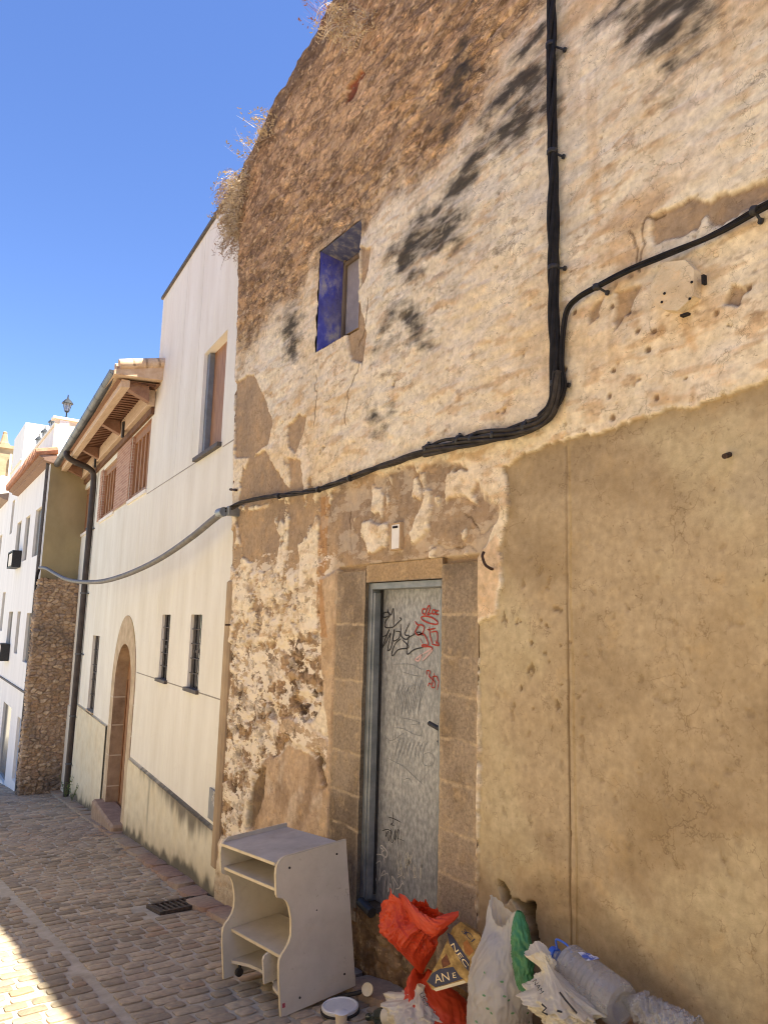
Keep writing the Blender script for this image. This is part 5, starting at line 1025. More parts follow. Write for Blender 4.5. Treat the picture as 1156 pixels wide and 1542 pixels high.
def weed(loc, n, hgt, label, seed):
    o = thing('weed', loc, label, 'weed', None); rnd = random.Random(seed); m = MB(); sm = MB(); l = np.array(loc, float)
    for i in range(n):
        an = rnd.uniform(0, 6.28); hh = hgt * rnd.uniform(.4, 1); tip = l + np.array([math.cos(an) * .35 * hh, math.sin(an) * .35 * hh, hh]); mid = (l + tip) / 2 + np.array([0, 0, .05 * hh]); sm.tube([l, mid, tip], .003, 4)
        for k in range(6):
            q = l + (tip - l) * rnd.uniform(.3, 1); a2 = rnd.uniform(0, 6.28); d = np.array([math.cos(a2), math.sin(a2), rnd.uniform(-.3, .4)]) * rnd.uniform(.03, .06); e = np.cross(d, [0, 0, 1]) * .35; m.add([q, q + d * .5 + e, q + d, q + d * .5 - e], [(0, 1, 2, 3)])
    m.build('leaves', M_leaf, o); sm.build('stems', M_leaf, o)
weed(tuple(wp(9.0, gz(0, 15.45) + .06, .14)), 9, .42, 'small green weed at the foot of the brown downpipe', 1)
weed(tuple(wp(8.3, gz(0, 14.75) + .06, .12)), 8, .30, 'small green weed at the foot of the pale plinth', 2)
def drygrass(pts, n, ln, label, seed, droop=1.0, mat=None, thick=.0028):
    o = thing('dry_plant', pts[0], label, 'dry plant', 'dry plants on the wall top'); rnd = random.Random(seed); V = []; F = []
    for i in range(n):
        t = rnd.random() * (len(pts) - 1); k = int(t); q = np.array(pts[k]) * (1 - t + k) + np.array(pts[min(k + 1, len(pts) - 1)]) * (t - k) + np.array([rnd.uniform(-.10, .25), rnd.uniform(-.12, .12), rnd.uniform(-.12, .05)])
        d = np.array([rnd.uniform(-1, .4), rnd.uniform(-.8, 1.0), rnd.uniform(.0, 1.0)]); d /= np.linalg.norm(d); L = ln * rnd.uniform(.35, 1); P = [q]; sgm = 7
        for s_ in range(sgm): d = d + np.array([rnd.uniform(-.25, .25), rnd.uniform(-.25, .25), -.22 * droop + rnd.uniform(-.15, .15)]); d /= np.linalg.norm(d); P.append(P[-1] + d * L / sgm)
        e = np.cross(P[-1] - P[0], [rnd.uniform(-1, 1), rnd.uniform(-1, 1), rnd.uniform(-1, 1)]); e /= np.linalg.norm(e) + 1e-9; b = len(V)
        for j, p in enumerate(P): w_ = thick * (1.15 - j / (sgm + 1)); V += [p + e * w_, p - e * w_]
        F += [[b + 2 * j, b + 2 * j + 1, b + 2 * j + 3, b + 2 * j + 2] for j in range(sgm)]
        if rnd.random() < .35:
            for j in (4, 5, 6, 7):
                for _ in range(2): q2 = P[j]; dd = np.array([rnd.uniform(-1, 1), rnd.uniform(-1, 1), rnd.uniform(-.3, 1)]) * .03; e2 = np.cross(dd, [0, 0, 1]) * .3; b = len(V); V += [q2, q2 + dd * .5 + e2, q2 + dd, q2 + dd * .5 - e2]; F += [[b, b + 1, b + 2, b + 3]]
    mk('stalks', V, F, mat or M_dry, o, smooth=False)
M_dry2 = pm('dry_brown', S(128, 106, 84), S(176, 150, 122), 5, .9, 0)
drygrass([W(372, 262), W(362, 300), W(358, 350)], 1100, .27, 'large pale clump of dry grass hanging over the left corner of the wall top', 3, 1.5)
drygrass([W(352, 262), W(350, 300), W(354, 370)], 500, .28, 'darker brown dead growth under the large dry clump at the corner', 4, 2.2, M_dry2)
drygrass([W(412, 185), W(402, 195)], 160, .24, 'small pale dry tuft on the wall top above the big clump', 5, .8)
drygrass([W(398, 210), W(380, 240)], 70, .50, 'thin upright dry stems on the wall edge between the tufts', 6, -.1, M_dry, .0016)
drygrass([W(505, 8), W(530, 30), W(560, 40)], 420, .30, 'pale dry grass hanging down the wall near the top of the picture', 7, 2.0)
drygrass([W(492, 15), W(484, 40)], 60, .34, 'thin reddish dead stems at the highest wall edge', 8, -.1, pm('reddish_stem', S(140, 96, 88), S(170, 120, 106), 5, .9, 0), .0016)

# ------------------------------------------------------------------ computer trolley
CO = np.array([2.072, 3.897, -.470]); cy_ = -.065
ce1 = np.array([math.sin(cy_), math.cos(cy_), 0]); cn = np.array([-.079, .07, 1.0]); cn /= np.linalg.norm(cn); ce1 -= cn * (ce1 @ cn); ce1 /= np.linalg.norm(ce1); ce2 = np.cross(ce1, cn); ce2 = ce2 if ce2[0] > 0 else -ce2
CWd, CDp, CHt = .70, .492, .80
def cp(w_, d, h): return CO + ce1 * w_ + ce2 * d + cn * h
M_lam = pm('cream_laminate', S(184, 173, 155), S(200, 189, 171), 5, .6, .08, 90, spec=.25, c3=S(193, 182, 164)); M_lamt = pm('grey_laminate', S(172, 162, 148), S(194, 184, 168), 7, .6, .08, 90, spec=.15); add_wear(M_lam, S(150, 134, 110), S(112, 94, 72), S(150, 134, 112), .28, .35, .0, (1, 1, 1), 3.0, 3.0, .52); add_wear(M_lamt, S(140, 128, 110), S(110, 96, 80), S(150, 134, 112), .30, .35, .0, (1, 1, 1), 4.0, 3.0, .50); M_edge = pm('yellowed_edging', S(186, 170, 138), S(206, 190, 160), 14, .6, .1, 60)
TR = thing('computer_trolley', CO, 'worn cream laminate computer trolley standing on the cobbles against the old wall', 'desk')
def crv(a, b, n=5): return [(a[0] + (b[0] - a[0]) * t, a[1] + (b[1] - a[1]) * (t * t * (3 - 2 * t))) for t in np.linspace(0, 1, n)]
prof = [(CDp, 0), (CDp, CHt), (.085, CHt)] + [(.085 - .07 * math.sin(t), CHt - .07 + .07 * math.cos(t)) for t in np.linspace(.2, 1.57, 6)] + [(.012, .72), (.010, .615), (.016, .600), (.035, .590), (.058, .580), (.075, .560), (.086, .53), (.093, .48), (.094, .43), (.088, .385), (.072, .35), (.050, .325), (.025, .305), (.010, .285), (.004, .26), (.0, .20), (.0, 0)]
prof = prof[::-1]
TH = .018
for i, w0 in enumerate((0.0, CWd - TH)):
    m = MB(); m.prism(prof, TH, lambda a, b, c, w0=w0: cp(w0 + c, a, b)); sp = m.build('side_panel', M_lam, TR)
    m = MB(); q = [cp(w0 + TH / 2, a - (.0012), b) for a, b in prof[:-1]]
    pr2 = prof[0:-2]
    V = []; F = []
    for a, b in prof: V += [cp(w0 - .0012, a, b), cp(w0 + TH + .0012, a, b)]
    # edging follows the front and top edge a hair proud of the panel
    pts_ = [p for p in prof if True]; ctr = (.25, .4)
    V = []
    for j, (a, b) in enumerate(pts_):
        a0, b0 = pts_[max(j - 1, 0)]; a1, b1 = pts_[min(j + 1, len(pts_) - 1)]; tx, ty = a1 - a0, b1 - b0; L = math.hypot(tx, ty) + 1e-9; nx, ny = ty / L, -tx / L
        if (a + nx * .01 - ctr[0]) ** 2 + (b + ny * .01 - ctr[1]) ** 2 < (a - ctr[0]) ** 2 + (b - ctr[1]) ** 2: nx, ny = -nx, -ny
        V += [cp(w0 - .001, a + nx * .0016, b + ny * .0016), cp(w0 + TH + .001, a + nx * .0016, b + ny * .0016)]
    n_ = len(pts_) - 2
    mk('edging', V, [[2 * j, 2 * j + 1, 2 * j + 3, 2 * j + 2] for j in range(0, n_)], M_edge, sp, smooth=False)
    if i == 0:
        for d_, h_ in ((.10, .735), (.42, .735), (.12, .06), (.42, .085), (.26, .47)):
            m = MB(); m.lathe([(.0065 if d_ != .26 else .004, 0), (.0065 if d_ != .26 else .004, .002)], cp(-.0002, d_, h_), -ce1, 10); m.build('screw_cap', M_black, sp)
        m = MB(); m.box(cp(-.001, .018, .055), (.002, .016, .022), [ce1, ce2, cn]); m.build('red_sticker', pm('red_sticker', S(150, 60, 70), S(180, 90, 96), 60, .5, 0), sp)
def board(name, w0, w1, d0, d1, h, mat, th=.018, parent=TR, edge=True):
    m = MB(); m.box(cp((w0 + w1) / 2, (d0 + d1) / 2, h), (w1 - w0, d1 - d0, th), [ce1, ce2, cn], .0015); b = m.build(name, mat, parent)
    if edge: m = MB(); m.box(cp((w0 + w1) / 2, d0 - .0005, h), (w1 - w0 - .004, .003, th - .002), [ce1, ce2, cn]); m.build('edging', M_edge, b)
    return b
E_ = .0195
board('top', E_, CWd - E_, .018, CDp - .004, .770, M_lamt); board('keyboard_shelf', E_, CWd - E_, .03, CDp - .12, .628, M_lam)
board('lower_shelf', E_, CWd - E_, .06, CDp - .10, .262, M_lam)
m = MB(); m.prism([(.02, .10), (.02, .225), (.03, .243), (.05, .252), (.40, .252), (.40, .10)], .016, lambda a, b, c: cp(.21 + c, a, b)); m.build('divider', M_lam, TR)
m = MB(); fp_ = [(E_, .03), (.10, .035), (.17, .05), (.22, .085), (.30, .105), (.44, .11), (.55, .095), (CWd - E_, .05), (CWd - E_, CDp - .02), (E_, CDp - .02)]
m.prism(fp_, .018, lambda a, b, c: cp(a, b, .075 + c)); m.build('base_board', M_lam, TR)
m = MB(); m.box(cp(CWd / 2, CDp - .03, .44), (CWd - 2 * E_, .012, .30), [ce1, ce2, cn]); m.build('back_panel', M_lam, TR)
for w_, d_ in ((.06, .08), (.06, .44), (.64, .08), (.64, .44)):
    m = MB(); m.lathe([(.004, -.013), (.022, -.013), (.025, -.008), (.025, .008), (.022, .013), (.004, .013)], cp(w_, d_, .026), ce1, 14); m.tube([cp(w_, d_, .026), cp(w_, d_ + .01, .073)], .010, 8); m.build('caster', M_black, TR, True)

# ------------------------------------------------------------------ rubbish left by the wall
def sheet(name, fn, nu, nv, mat, parent, smooth=True):
    u, t = np.meshgrid(np.arange(nu) / nu, np.linspace(0, 1, nv), indexing='ij'); X, Y, Z = fn(u, t); V = np.stack([X, Y, Z], -1).reshape(-1, 3)
    i = np.arange(nu)[:, None] * nv + np.arange(nv - 1)[None]; k = ((np.arange(nu) + 1) % nu)[:, None] * nv + np.arange(nv - 1)[None]
    return mk(name, V, np.stack([i, k, k + 1, i + 1], -1).reshape(-1, 4), mat, parent, None, smooth)
def wr(th, t, seed, k=1.0):                    # creases of thin film around an axis: sharp ridges at three sizes
    c_, s_ = np.cos(th), np.sin(th); rg = lambda f, g, sd: 1 - 2.2 * np.abs(perlin(c_ * f + g * t, s_ * f + .8 * g * t + 5, sd)) ** .8
    return k * (.11 * perlin(c_ * 1.8 + 2 * t, s_ * 1.8 + 1.3 * t, seed) + .060 * rg(1.9, 1.9, seed + 1) + .045 * rg(2.2, -2.6, seed + 4) + .032 * rg(3.8, 4.4, seed + 2) + .026 * rg(4.2, -5.0, seed + 5) + .016 * rg(8.5, 9, seed + 3))
def p1(x, y, sd): return perlin(np.asarray(x, float), np.asarray(y, float), sd)
def film(name, c1, c2, alpha, rough=.35, tr=.35):
    m = pm(name, c1, c2, 9, rough, .35, 26, spec=.45, alpha=alpha, dist=.006)
    t = m.node_tree; N = t.nodes; L = t.links; b = N['Principled BSDF']; o = N['Material Output']
    tl = N.new('ShaderNodeBsdfTranslucent'); tl.inputs['Color'].default_value = (*c2, 1); mx = N.new('ShaderNodeMixShader'); mx.inputs[0].default_value = tr
    L.new(b.outputs[0], mx.inputs[1]); L.new(tl.outputs[0], mx.inputs[2]); L.new(mx.outputs[0], o.inputs['Surface']); return m
M_or = film('orange_film', S(196, 62, 28), S(222, 84, 42), 1.0, .5, .30); M_wf = film('white_film', S(206, 202, 194), S(226, 222, 212), .62, .4, .25); M_wf2 = film('cream_film', S(204, 192, 166), S(228, 218, 194), .97, .45, .25)
M_gold = pm('gold_pack', S(96, 72, 34), S(186, 156, 96), 22, .32, .5, 22, metallic=.4, spec=.5, c3=S(140, 112, 62), dist=.012); M_navy = pm('navy_pack', S(24, 26, 50), S(40, 42, 70), 20, .4, .1, 40, spec=.5)
M_greenf = pm('green_plastic', S(38, 92, 48), S(78, 140, 84), 9, .4, .3, 30, spec=.45); M_leafp = pm('leaf_print', S(96, 140, 98), S(112, 152, 112), 30, .6, 0)

OB = thing('orange_bag', (2.5, 3.15, -.37), 'torn orange plastic bag with a flared open top, propped below the metal door', 'bag')
Pn = onX(634, 1464, 2.49); Tp = onX(622, 1392, 2.46); oax = (Tp - Pn); oL_ = np.linalg.norm(oax); oax /= oL_
oa_ = np.array([0, 1.0, 0]) - oax * oax[1]; oa_ /= np.linalg.norm(oa_); ob_ = np.cross(oax, oa_)
def orange_top(u_, t):
    th = 2 * np.pi * u_; r = .016 + .155 * np.sin(np.clip(t / .62, 0, 1) * np.pi / 2) ** 1.1 - .085 * ss(.6, 1.0, t)
    e1 = np.maximum(0, np.cos(th - .15)) ** 6; e2 = np.maximum(0, np.cos(th - 3.0)) ** 7; e3 = np.maximum(0, np.cos(th - 1.3)) ** 5; hi = ss(.55, 1, t)
    r = r * (1 + wr(th, t * 1.6, 5, 1.5 * np.minimum(1, t * 2.5))) + hi * (.13 * e1 + .16 * e2 + .02 * e3)
    h = oL_ * (1.75 * t ** .95 - .35 * hi + hi * (-.12 * e1 - .05 * e2 + .42 * e3)) + .03 * hi * p1(np.cos(th) * 3, np.sin(th) * 3, 8)
    q = [Pn[k] + oax[k] * h + oa_[k] * r * np.cos(th) + ob_[k] * r * np.sin(th) * .75 for k in range(3)]; return q
sheet('bag_mouth', orange_top, 240, 110, M_or, OB)
def fold(name, pts, r0, mat, parent, seed, flat=.45):
    P = np.array(smoothpath(pts, 14)); n = len(P)
    def f(u_, t):
        i = np.clip((t * (n - 1)), 0, n - 1); k = np.minimum(i.astype(int), n - 2); fr = (i - k)[..., None]; C_ = P[k] * (1 - fr) + P[k + 1] * fr; th = 2 * np.pi * u_
        r = r0 * np.sin(np.pi * np.clip(.06 + .9 * t, 0, 1)) ** .6 * (1 + wr(th, t * 4, seed, 1.6)); return C_[..., 0] + r * np.cos(th) * flat, C_[..., 1] + r * np.cos(th) * .6, C_[..., 2] + r * np.sin(th)
    sheet(name, f, 60, 70, mat, parent)
fold('rolled_rim', [onX(600, 1350, 2.40), onX(612, 1362, 2.36), onX(630, 1384, 2.33), onX(650, 1396, 2.33), onX(668, 1388, 2.36), onX(690, 1376, 2.42)], .036, M_or, OB, 41)
def orange_low(u_, t):
    th = 2 * np.pi * u_; r = .03 + .125 * np.minimum(1, (t * 2.2)) ** .7 - .03 * np.maximum(0, t - .8) / .2; r = r * (1 + wr(th, t * 2, 9, 1.0)); c_ = [Pn[k] * (1 - t) + (2.47, 3.05, -.36)[k] * t for k in range(3)]
    return c_[0] + np.cos(th) * r, c_[1] - .06 * np.sin(t * 3.1) + np.sin(th) * r * 1.1, c_[2] - .02 * np.sin(th * 2)
sheet('bag_body', orange_low, 160, 80, M_or, OB)
PK = thing('food_pack', onX(680, 1440, 2.47), 'gold and navy printed food pack wedged behind the orange bag', 'pack')
pk0 = onX(672, 1470, 2.43); vd = CAM - pk0; vd /= np.linalg.norm(vd); pkn = vd + np.array([-.15, .35, -.1]); pkn /= np.linalg.norm(pkn)
def onP(px, py, e=0.0): return hit(px, py, pk0 + pkn * e, pkn)
m = MB(); poly = [(642, 1478), (651, 1491), (706, 1479), (738, 1446), (722, 1408), (693, 1388), (682, 1396), (660, 1446)]
A_ = [onP(x, y, 0) for x, y in poly]; B_ = [onP(x, y, .0) - pkn * .06 for x, y in poly]; n_ = len(poly); m.add(A_ + B_, [list(range(n_)), [n_ + i for i in range(n_)][::-1]] + [[i, n_ + i, n_ + (i + 1) % n_, (i + 1) % n_] for i in range(n_)]); pkb = m.build('pouch', M_gold, PK)
def decal(name, poly, mat, e, parent): mk(name, [onP(x, y, e) for x, y in poly], [list(range(len(poly)))], mat, parent, smooth=False)
decal('navy_band', [(673, 1404), (680, 1408), (707, 1448), (705, 1462), (699, 1456), (676, 1420)], M_navy, .0015, pkb)
decal('navy_label', [(643, 1478), (650, 1466), (662, 1459), (682, 1456), (692, 1470), (697, 1474), (655, 1487)], M_navy, .0015, pkb)
decal('cream_strip', [(652, 1489), (698, 1476), (702, 1480), (656, 1493)], pm('cream_print', S(214, 196, 150), S(230, 214, 172), 30, .5, 0), .0015, pkb)
decal('brown_picture', [(664, 1446), (672, 1436), (678, 1452), (666, 1458)], pm('brown_print', S(84, 46, 28), S(130, 76, 44), 60, .5, 0), .0015, pkb)
decal('brown_picture', [(697, 1420), (703, 1415), (713, 1432), (706, 1440), (699, 1434)], pm('amber_print', S(140, 84, 36), S(170, 110, 52), 60, .5, 0), .0015, pkb)
def letters(name, txt, a, b, hpx, mat, e, parent, on=onP, up=None):
    """built-in font text laid on a plane, baseline from pixel a to pixel b"""
    cu = bpy.data.curves.new('t', 'FONT'); cu.body = txt; cu.size = 1; to = bpy.data.objects.new('t', cu); COL.objects.link(to); dg = bpy.context.evaluated_depsgraph_get(); me = to.evaluated_get(dg).to_mesh()
    co = np.array([v.co[:] for v in me.vertices]); fs = [list(p.vertices) for p in me.polygons]; to.evaluated_get(dg).to_mesh_clear(); bpy.data.objects.remove(to); bpy.data.curves.remove(cu)
    co[:, 0] -= co[:, 0].min(); co[:, 0] /= co[:, 0].max(); co[:, 1] -= co[:, 1].min(); co[:, 1] /= co[:, 1].max(); A0 = np.array(a, float); Bv = np.array(b, float) - A0; Lb = np.hypot(*Bv); Uv = np.array(up, float) if up is not None else np.array([Bv[1], -Bv[0]]) / Lb * hpx
    return mk(name, [on(*(A0 + Bv * x + Uv * y), e) for x, y, _ in co], fs, mat, parent, smooth=False)
M_print = pm('cream_letters', S(224, 196, 132), S(236, 216, 168), 40, .5, 0)
letters('lettering', 'AN', (655, 1481), (677, 1476), 13, M_print, .0028, pkb); letters('lettering', 'E', (682, 1473), (687, 1472), 8, M_print, .0028, pkb)
letters('lettering', 'NEC', (678, 1423), (701, 1457), 6, M_print, .0028, pkb); letters('lettering', '3', (694, 1402), (699, 1408), 6, M_navy, .0028, pkb); letters('lettering', 'CI', (699, 1406), (710, 1419), 7, M_navy, .0028, pkb)

CB_ = thing('carrier_bag', (2.55, 2.72, -.34), 'tall white translucent carrier bag with small green leaf prints, bulging with rubbish', 'bag')
cbc = np.array([2.53, 2.70, -.335]); cH = .66
def cbag(u_, t):
    th = 2 * np.pi * u_; hi = ss(.52, 1.0, t); kx = (.88 + .12 * np.minimum(1, t * 6)) * (1 - .72 * hi); ky = (.88 + .12 * np.minimum(1, t * 6)) * (1 - .42 * hi)
    w_ = 1 + wr(th, t * 2.0, 13, .62 + .5 * hi); sn = np.sin(th); cs = np.cos(th); m_ = ss(.80, 1, t)
    top = m_ * (.055 * np.maximum(0, sn - .2) + .05 * np.maximum(0, -sn - .45) - .055 * np.maximum(0, -cs) * (1 - sn ** 2) + .012 * p1(cs * 4, sn * 4, 14))
    return cbc[0] + cs * .125 * kx * w_ + .06 * hi, cbc[1] + sn * .150 * ky * w_ + .035 * hi, cbc[2] + cH * t + top
sheet('bag_film', cbag, 240, 130, M_wf, CB_)
def cfill(u_, t):
    th = 2 * np.pi * u_; ph = np.pi * t; r = 1 + .14 * p1(np.cos(th) * 2 + 3, t * 5 + np.sin(th) * 2, 15) + .06 * p1(np.cos(th) * 7 + 3, t * 14 + np.sin(th) * 7, 16)
    return cbc[0] + np.cos(th) * np.sin(ph) * .100 * r, cbc[1] + np.sin(th) * np.sin(ph) * .122 * r, cbc[2] + .21 - .2 * np.cos(ph) * r
sheet('contents', cfill, 80, 50, pm('grey_rubbish', S(148, 134, 118), S(206, 196, 182), 14, .8, .6, 30, c3=S(180, 160, 138)), CB_)
ga_, gb_ = onX(790, 1490, 2.47), onX(781, 1372, 2.57)
def cgreen(u_, t):
    th = 2 * np.pi * u_; r = .046 * np.sin(np.pi * np.minimum(1, .12 + t * .86)) ** .5 * (1 + wr(th, t * 3, 17, 1.8)); return ga_[0] * (1 - t) + gb_[0] * t + np.cos(th) * r * .8, ga_[1] * (1 - t) + gb_[1] * t + np.sin(th) * r, ga_[2] * (1 - t) + gb_[2] * t + 0 * th
sheet('green_wrapper', cgreen, 70, 60, M_greenf, CB_)
def cbp(u_, t): return np.array([float(np.ravel(q)[0]) for q in cbag(np.array([u_]), np.array([t]))])
m = MB(); rnd = random.Random(4)
for i in range(16):
    u_ = (.50 + .32 * ((i * 5) % 16) / 16) % 1; t = .16 + .09 * (i // 4) + .02 * (i % 2) + .22
    a = cbp(u_, t); b = cbp(u_ + .012, t); c_ = cbp(u_, t + .022); n_ = np.cross(b - a, c_ - a); n_ /= np.linalg.norm(n_); n_ = n_ if n_ @ (CAM - a) > 0 else -n_; e = (b - a) / np.linalg.norm(b - a); g = np.array([0, 0, 1.0]); a = a + n_ * .004; s_ = .011
    for q in (-1, 0, 1): d = e * (.7 * q) + g * (1 - .3 * abs(q)); d = d / np.linalg.norm(d) * s_; x_ = np.cross(d, n_) * .4; m.add([a, a + d * .5 + x_, a + d, a + d * .5 - x_], [(0, 1, 2, 3)])
m.build('leaf_prints', M_leafp, CB_)

SB = thing('knotted_bag', onX(835, 1500, 2.4), 'small cream plastic bag with black print, knotted ear up, in front of the water jug', 'bag')
sb0 = onX(838, 1515, 2.37); sbp = onX(812, 1433, 2.42)
def sbag(u_, t):
    th = 2 * np.pi * u_; r = np.where(t < .5, .135 * np.sin(np.minimum(1, .06 + t * 1.7) * np.pi / 2), .135 * (1 - ss(.48, .84, t)) + .024 + .03 * ss(.86, 1, t)); r = r * (1 + wr(th, t * 2.4, 21, 1.7))
    bs = sb0 + np.array([.0, -.02, -.085]); c_ = [bs[k] + (sbp - bs)[k] * t ** 1.15 for k in range(3)]
    return c_[0] + np.cos(th) * r * .8, c_[1] - .05 * np.sin(t * 3.1) + np.sin(th) * r * 1.05, c_[2] + .05 * np.sin(th * 2) * t * .4
sheet('bag_film', sbag, 200, 110, M_wf2, SB)
SBn = CAM - sb0; SBn /= np.linalg.norm(SBn)
def onS(px, py, e=0): return hit(px, py, sb0 + SBn * (.135 + e), SBn)
M_ink = pm('black_ink', S(38, 36, 34), S(60, 56, 52), 40, .6, 0)
letters('print', 'NAM', (801, 1478), (813, 1497), 7, M_ink, .0, SB, onS); 
for ln in ([(842, 1494), (851, 1506), (868, 1526)], [(838, 1522), (846, 1524)], [(815, 1512), (822, 1518), (816, 1524), (824, 1528)]):
    m = MB(); m.tube([onS(*p) for p in ln], .0035, 6); m.build('print', M_ink, SB)

M_pet = pm('clear_plastic', S(150, 148, 146), S(196, 194, 190), 8, .12, .12, 14, alpha=.46, spec=.8); M_blue_cap = pm('blue_cap', S(40, 84, 176), S(60, 104, 196), 10, .4, 0, spec=.5)
JG = thing('water_jug', onX(885, 1480, 2.5), 'empty clear plastic water jug with a blue cap and handle, lying against the wall', 'jug')
j0, j1 = onX(836, 1437, 2.56), onX(936, 1515, 2.52); jx = (j1 - j0); jl = np.linalg.norm(jx); jx /= jl
jp = [(.019, .0), (.019, .022), (.026, .03), (.055, .055), (.078, .085)]
h_ = .09
while h_ < jl - .09: jp += [(.084, h_), (.083, h_ + .014), (.076, h_ + .019), (.083, h_ + .024)]; h_ += .03
jp += [(.084, jl - .07), (.086, jl - .02), (.078, jl), (.055, jl + .006), (.03, jl - .02), (.004, jl - .028)]
m = MB(); m.lathe(jp, j0, jx, 32, False); m.build('body', M_pet, JG, True)
m = MB(); m.lathe([(.0, -.022), (.024, -.022), (.026, -.018), (.026, .004), (.023, .006)], j0, jx, 20); m.build('cap', M_blue_cap, JG, True)
m = MB(); ja = j0 + jx * .008; hv = np.array([0, 0, 1.0]) - jx * jx[2]; hv /= np.linalg.norm(hv); m.tube(smoothpath([ja + hv * .024, ja + hv * .06 - jx * .01, ja + hv * .07 + jx * .05, ja + hv * .055 + jx * .085], 6), .0045, 8); m.build('carry_handle', M_blue_cap, JG, True)
m = MB(); k0 = np.cross(jx, hv); c_ = j0 + jx * .15
lab = [c_ + jx * a + (hv * math.cos(b) + k0 * math.sin(b)) * (.0865 + .006 * math.sin(9 * a * 10 + b * 5)) for a in (0, .02, .04, .055) for b in (-.5, -.25, 0, .25)]
mk('label_scrap', lab, [[i * 4 + j, i * 4 + j + 1, i * 4 + j + 5, i * 4 + j + 4] for i in range(3) for j in range(3)], pm('blue_white_print', S(70, 96, 170), S(226, 226, 226), 40, .5, 0, contrast=(.45, .55)), JG)
CRB = thing('crushed_bottle', onX(990, 1524, 2.5), 'crumpled clear plastic bottle lying behind the water jug base by the wall', 'bottle')
q0, q1 = onX(944, 1508, 2.56), onX(1050, 1560, 2.52)
def crsh(u_, t):
    th = 2 * np.pi * u_; r = .047 * np.minimum(1, .35 + t * 3) * (1 + wr(th, t * 6, 25, 2.2)); return q0[0] + (q1 - q0)[0] * t + r * np.cos(th), q0[1] + (q1 - q0)[1] * t + 0 * th, q0[2] + (q1 - q0)[2] * t + r * np.sin(th)
sheet('body', crsh, 90, 80, M_pet, CRB)
m = MB(); qd = (q1 - q0) / np.linalg.norm(q1 - q0); m.lathe([(.014, -.02), (.015, 0), (.018, .01)], q0, qd, 14); m.build('neck', M_pet, CRB)

WB_ = thing('white_bag', onX(625, 1520, 2.4), 'crumpled white plastic bag with dark lettering under the orange bag', 'bag')
w0_ = np.array([2.36, 3.17, -.33]); w1_ = onX(634, 1484, 2.43)
def wbag(u_, t):
    th = 2 * np.pi * u_; r = np.where(t < .5, .13 * np.sin(np.minimum(1, .05 + t * 1.8) * np.pi / 2), .13 * (1 - ss(.5, .95, t)) + .018); r = r * (1 + wr(th, t * 2.2, 31, 1.8)); c_ = [w0_[k] + (w1_ - w0_)[k] * t for k in range(3)]; return c_[0] + np.cos(th) * r * .8, c_[1] + np.sin(th) * r * 1.15, c_[2] + 0 * th
sheet('bag_film', wbag, 180, 100, M_wf2, WB_)
wn = CAM - onX(634, 1505, 2.34); wn /= np.linalg.norm(wn)
def onWb(px, py, e=0): return hit(px, py, onX(634, 1505, 2.335) + wn * e, wn)
letters('print', 'UCS', (631, 1497), (641, 1516), 6, M_ink, 0, WB_, onWb)

M_glaz = pm('dark_green_glass', S(26, 34, 26), S(44, 52, 40), 4, .12, 0, spec=.7); M_lid = pm('white_lid', S(206, 204, 198), S(224, 222, 216), 9, .45, .1, 60, spec=.4)
TB = thing('paint_tub', (2.36, 3.72, -.46), 'small dark tub with a white lid on the cobbles beside the cream trolley', 'tub')
tc_ = onX(512, 1514, 2.34); gzz = gz(0, tc_[1]) + .02
m = MB(); m.lathe([(.075, 0), (.085, .01), (.093, tc_[2] - gzz - .015)], (tc_[0], tc_[1], gzz), n=28); m.build('tub_body', M_glaz, TB, True)
m = MB(); m.lathe([(.098, -.016), (.100, -.012), (.100, .0), (.094, .005), (.086, .004), (.084, .001), (.002, .001)], tc_, (-.02, .05, 1), 32); m.build('lid', M_lid, TB, True)
m = MB(); m.lathe([(.103, -.03), (.106, -.025), (.106, -.02), (.101, -.018)], tc_, (-.02, .05, 1), 32); m.build('rim', M_black, TB, True)
CU = thing('beige_cup', onX(513, 1535, 2.22), 'beige paper cup standing in front of the white lidded tub', 'cup')
cc_ = onX(514, 1524, 2.22); m = MB(); m.lathe([(.024, gz(0, cc_[1]) + .02 - cc_[2]), (.034, 0), (.031, 0), (.028, -.03), (.002, -.032)], cc_, n=22); m.build('cup_body', pm('beige_card', S(190, 170, 140), S(208, 190, 160), 12, .7, .1, 50), CU, True)
m = MB(); m.lathe([(.0335, -.002), (.0365, 0), (.0335, .002)], cc_, n=22); m.build('rim', M_lid, CU, True)
BT = thing('wine_bottle', onX(570, 1530, 2.4), 'dark green glass bottle with a pale label lying beside the white lidded tub', 'bottle')
b0, b1 = onX(612, 1530, 2.42), onX(536, 1532, 2.38); bx = b1 - b0; bl = np.linalg.norm(bx); bx /= bl
m = MB(); m.lathe([(.002, .012), (.03, 0), (.041, .006), (.042, .02), (.042, .21), (.036, .235), (.018, .265), (.0155, .30), (.018, .305), (.018, .32), (.012, .322)], b0, bx, 26); m.build('bottle_glass', M_glaz, BT, True)
m = MB(); m.lathe([(.0428, .06), (.0428, .16)], b0, bx, 26, False); m.build('label', pm('paper_label', S(190, 182, 166), S(212, 204, 188), 14, .7, .1, 60), BT, True)
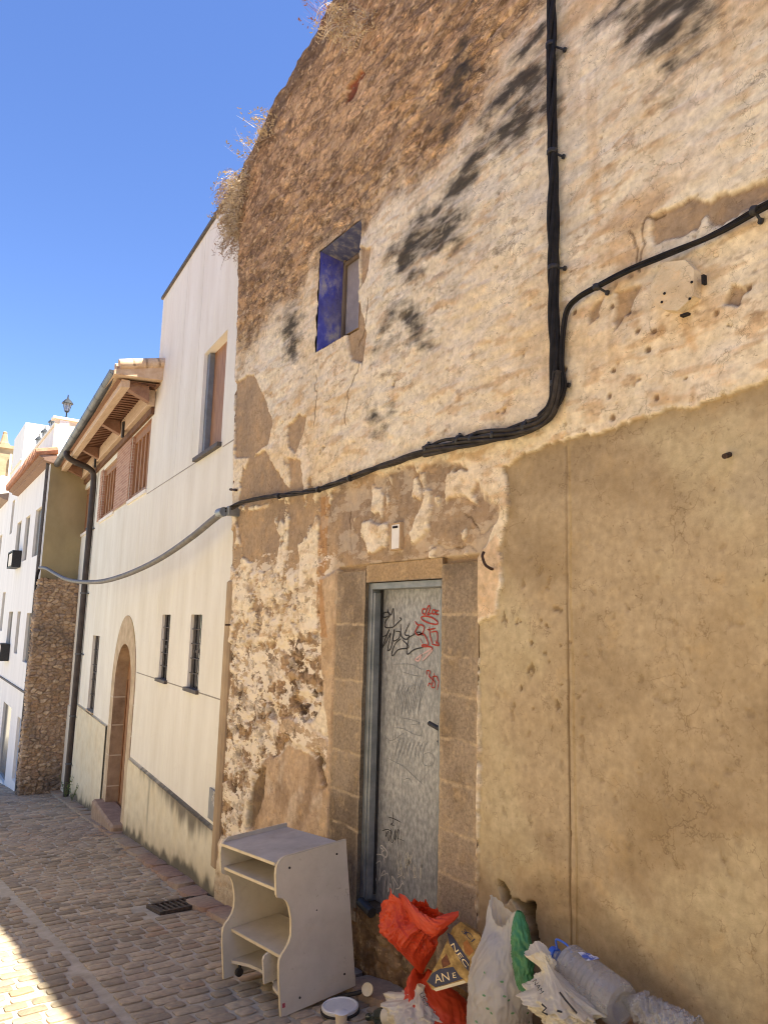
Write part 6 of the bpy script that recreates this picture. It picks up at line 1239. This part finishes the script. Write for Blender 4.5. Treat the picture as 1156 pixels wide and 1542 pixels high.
DK = thing('round_lid', onX(552, 1490, 2.55), 'round pale metal lid on edge on a black stick behind the dark bottle', 'lid')
dc = onX(553, 1490, 2.52); dn = CAM - dc; dn /= np.linalg.norm(dn); dn = dn + np.array([-.25, .2, 0]); dn /= np.linalg.norm(dn)
m = MB(); m.lathe([(.033, -.01), (.034, 0), (.032, .003), (.029, .001), (.002, .001)], dc, dn, 26); m.build('disc', pm('cream_enamel', S(206, 192, 160), S(226, 214, 184), 16, .5, .1, 60), DK, True)
m = MB(); m.tube([onX(548, 1493, 2.55), onX(515, 1500, 2.45), onX(470, 1518, 2.35)], .012, 8); m.build('stick', M_black, DK, True)
LD = MB(); LD.box((2.52, 1.40, -.17), (.46, 1.6, .62), bev=.03); LD.build('stone_ledge', M_rubble, HOUSE)

# ------------------------------------------------------------------ the other side of the street: unseen house row, added for its bounced light
M_opp = pm('pale_facade', S(226, 218, 204), S(240, 234, 222), 1.6, .92, .3, 30, stretch=(1, 1, .4))
OPP = thing('opposite_house', (-2.2, 8, -1), 'unseen plain cream plastered house row on the other side of the street, added for bounced light', 'house')
def po(s, z, o=0.0): return np.array([-2.2 + o, s, z])
ho = [(-3, -1.9, -.1, 2.0), (0.5, 1.5, .3, 1.5), (3.0, 4.1, -.7, 1.5), (7, 8, -.2, 1.1), (10.5, 11.6, -1.5, .8)] + [(a, a + 1.0, 2.6, 4.0) for a in (-3, .5, 3.1, 7, 10.5)]
facade(OPP, 'wall', M_opp, po, -7, 14, -3, 5.2, ho)
for i, h in enumerate(ho):
    f = reveal(OPP, po, h, .18, M_whiteb, 'door' if h[3] - h[2] > 1.9 else 'window'); a, b, c, d = h; m = MB(); m.quad(po(a, c, -.17), po(b, c, -.17), po(b, d, -.17), po(a, d, -.17)); m.build('shutter', M_wood, f)
m = MB(); m.prism([(.35, 5.16), (.35, 5.26), (-5, 6.8), (-5, 5.2), (0, 5.2)], 21, lambda a, b, c: po(-7 + c, b, a)); m.build('roof', M_tile2, OPP)
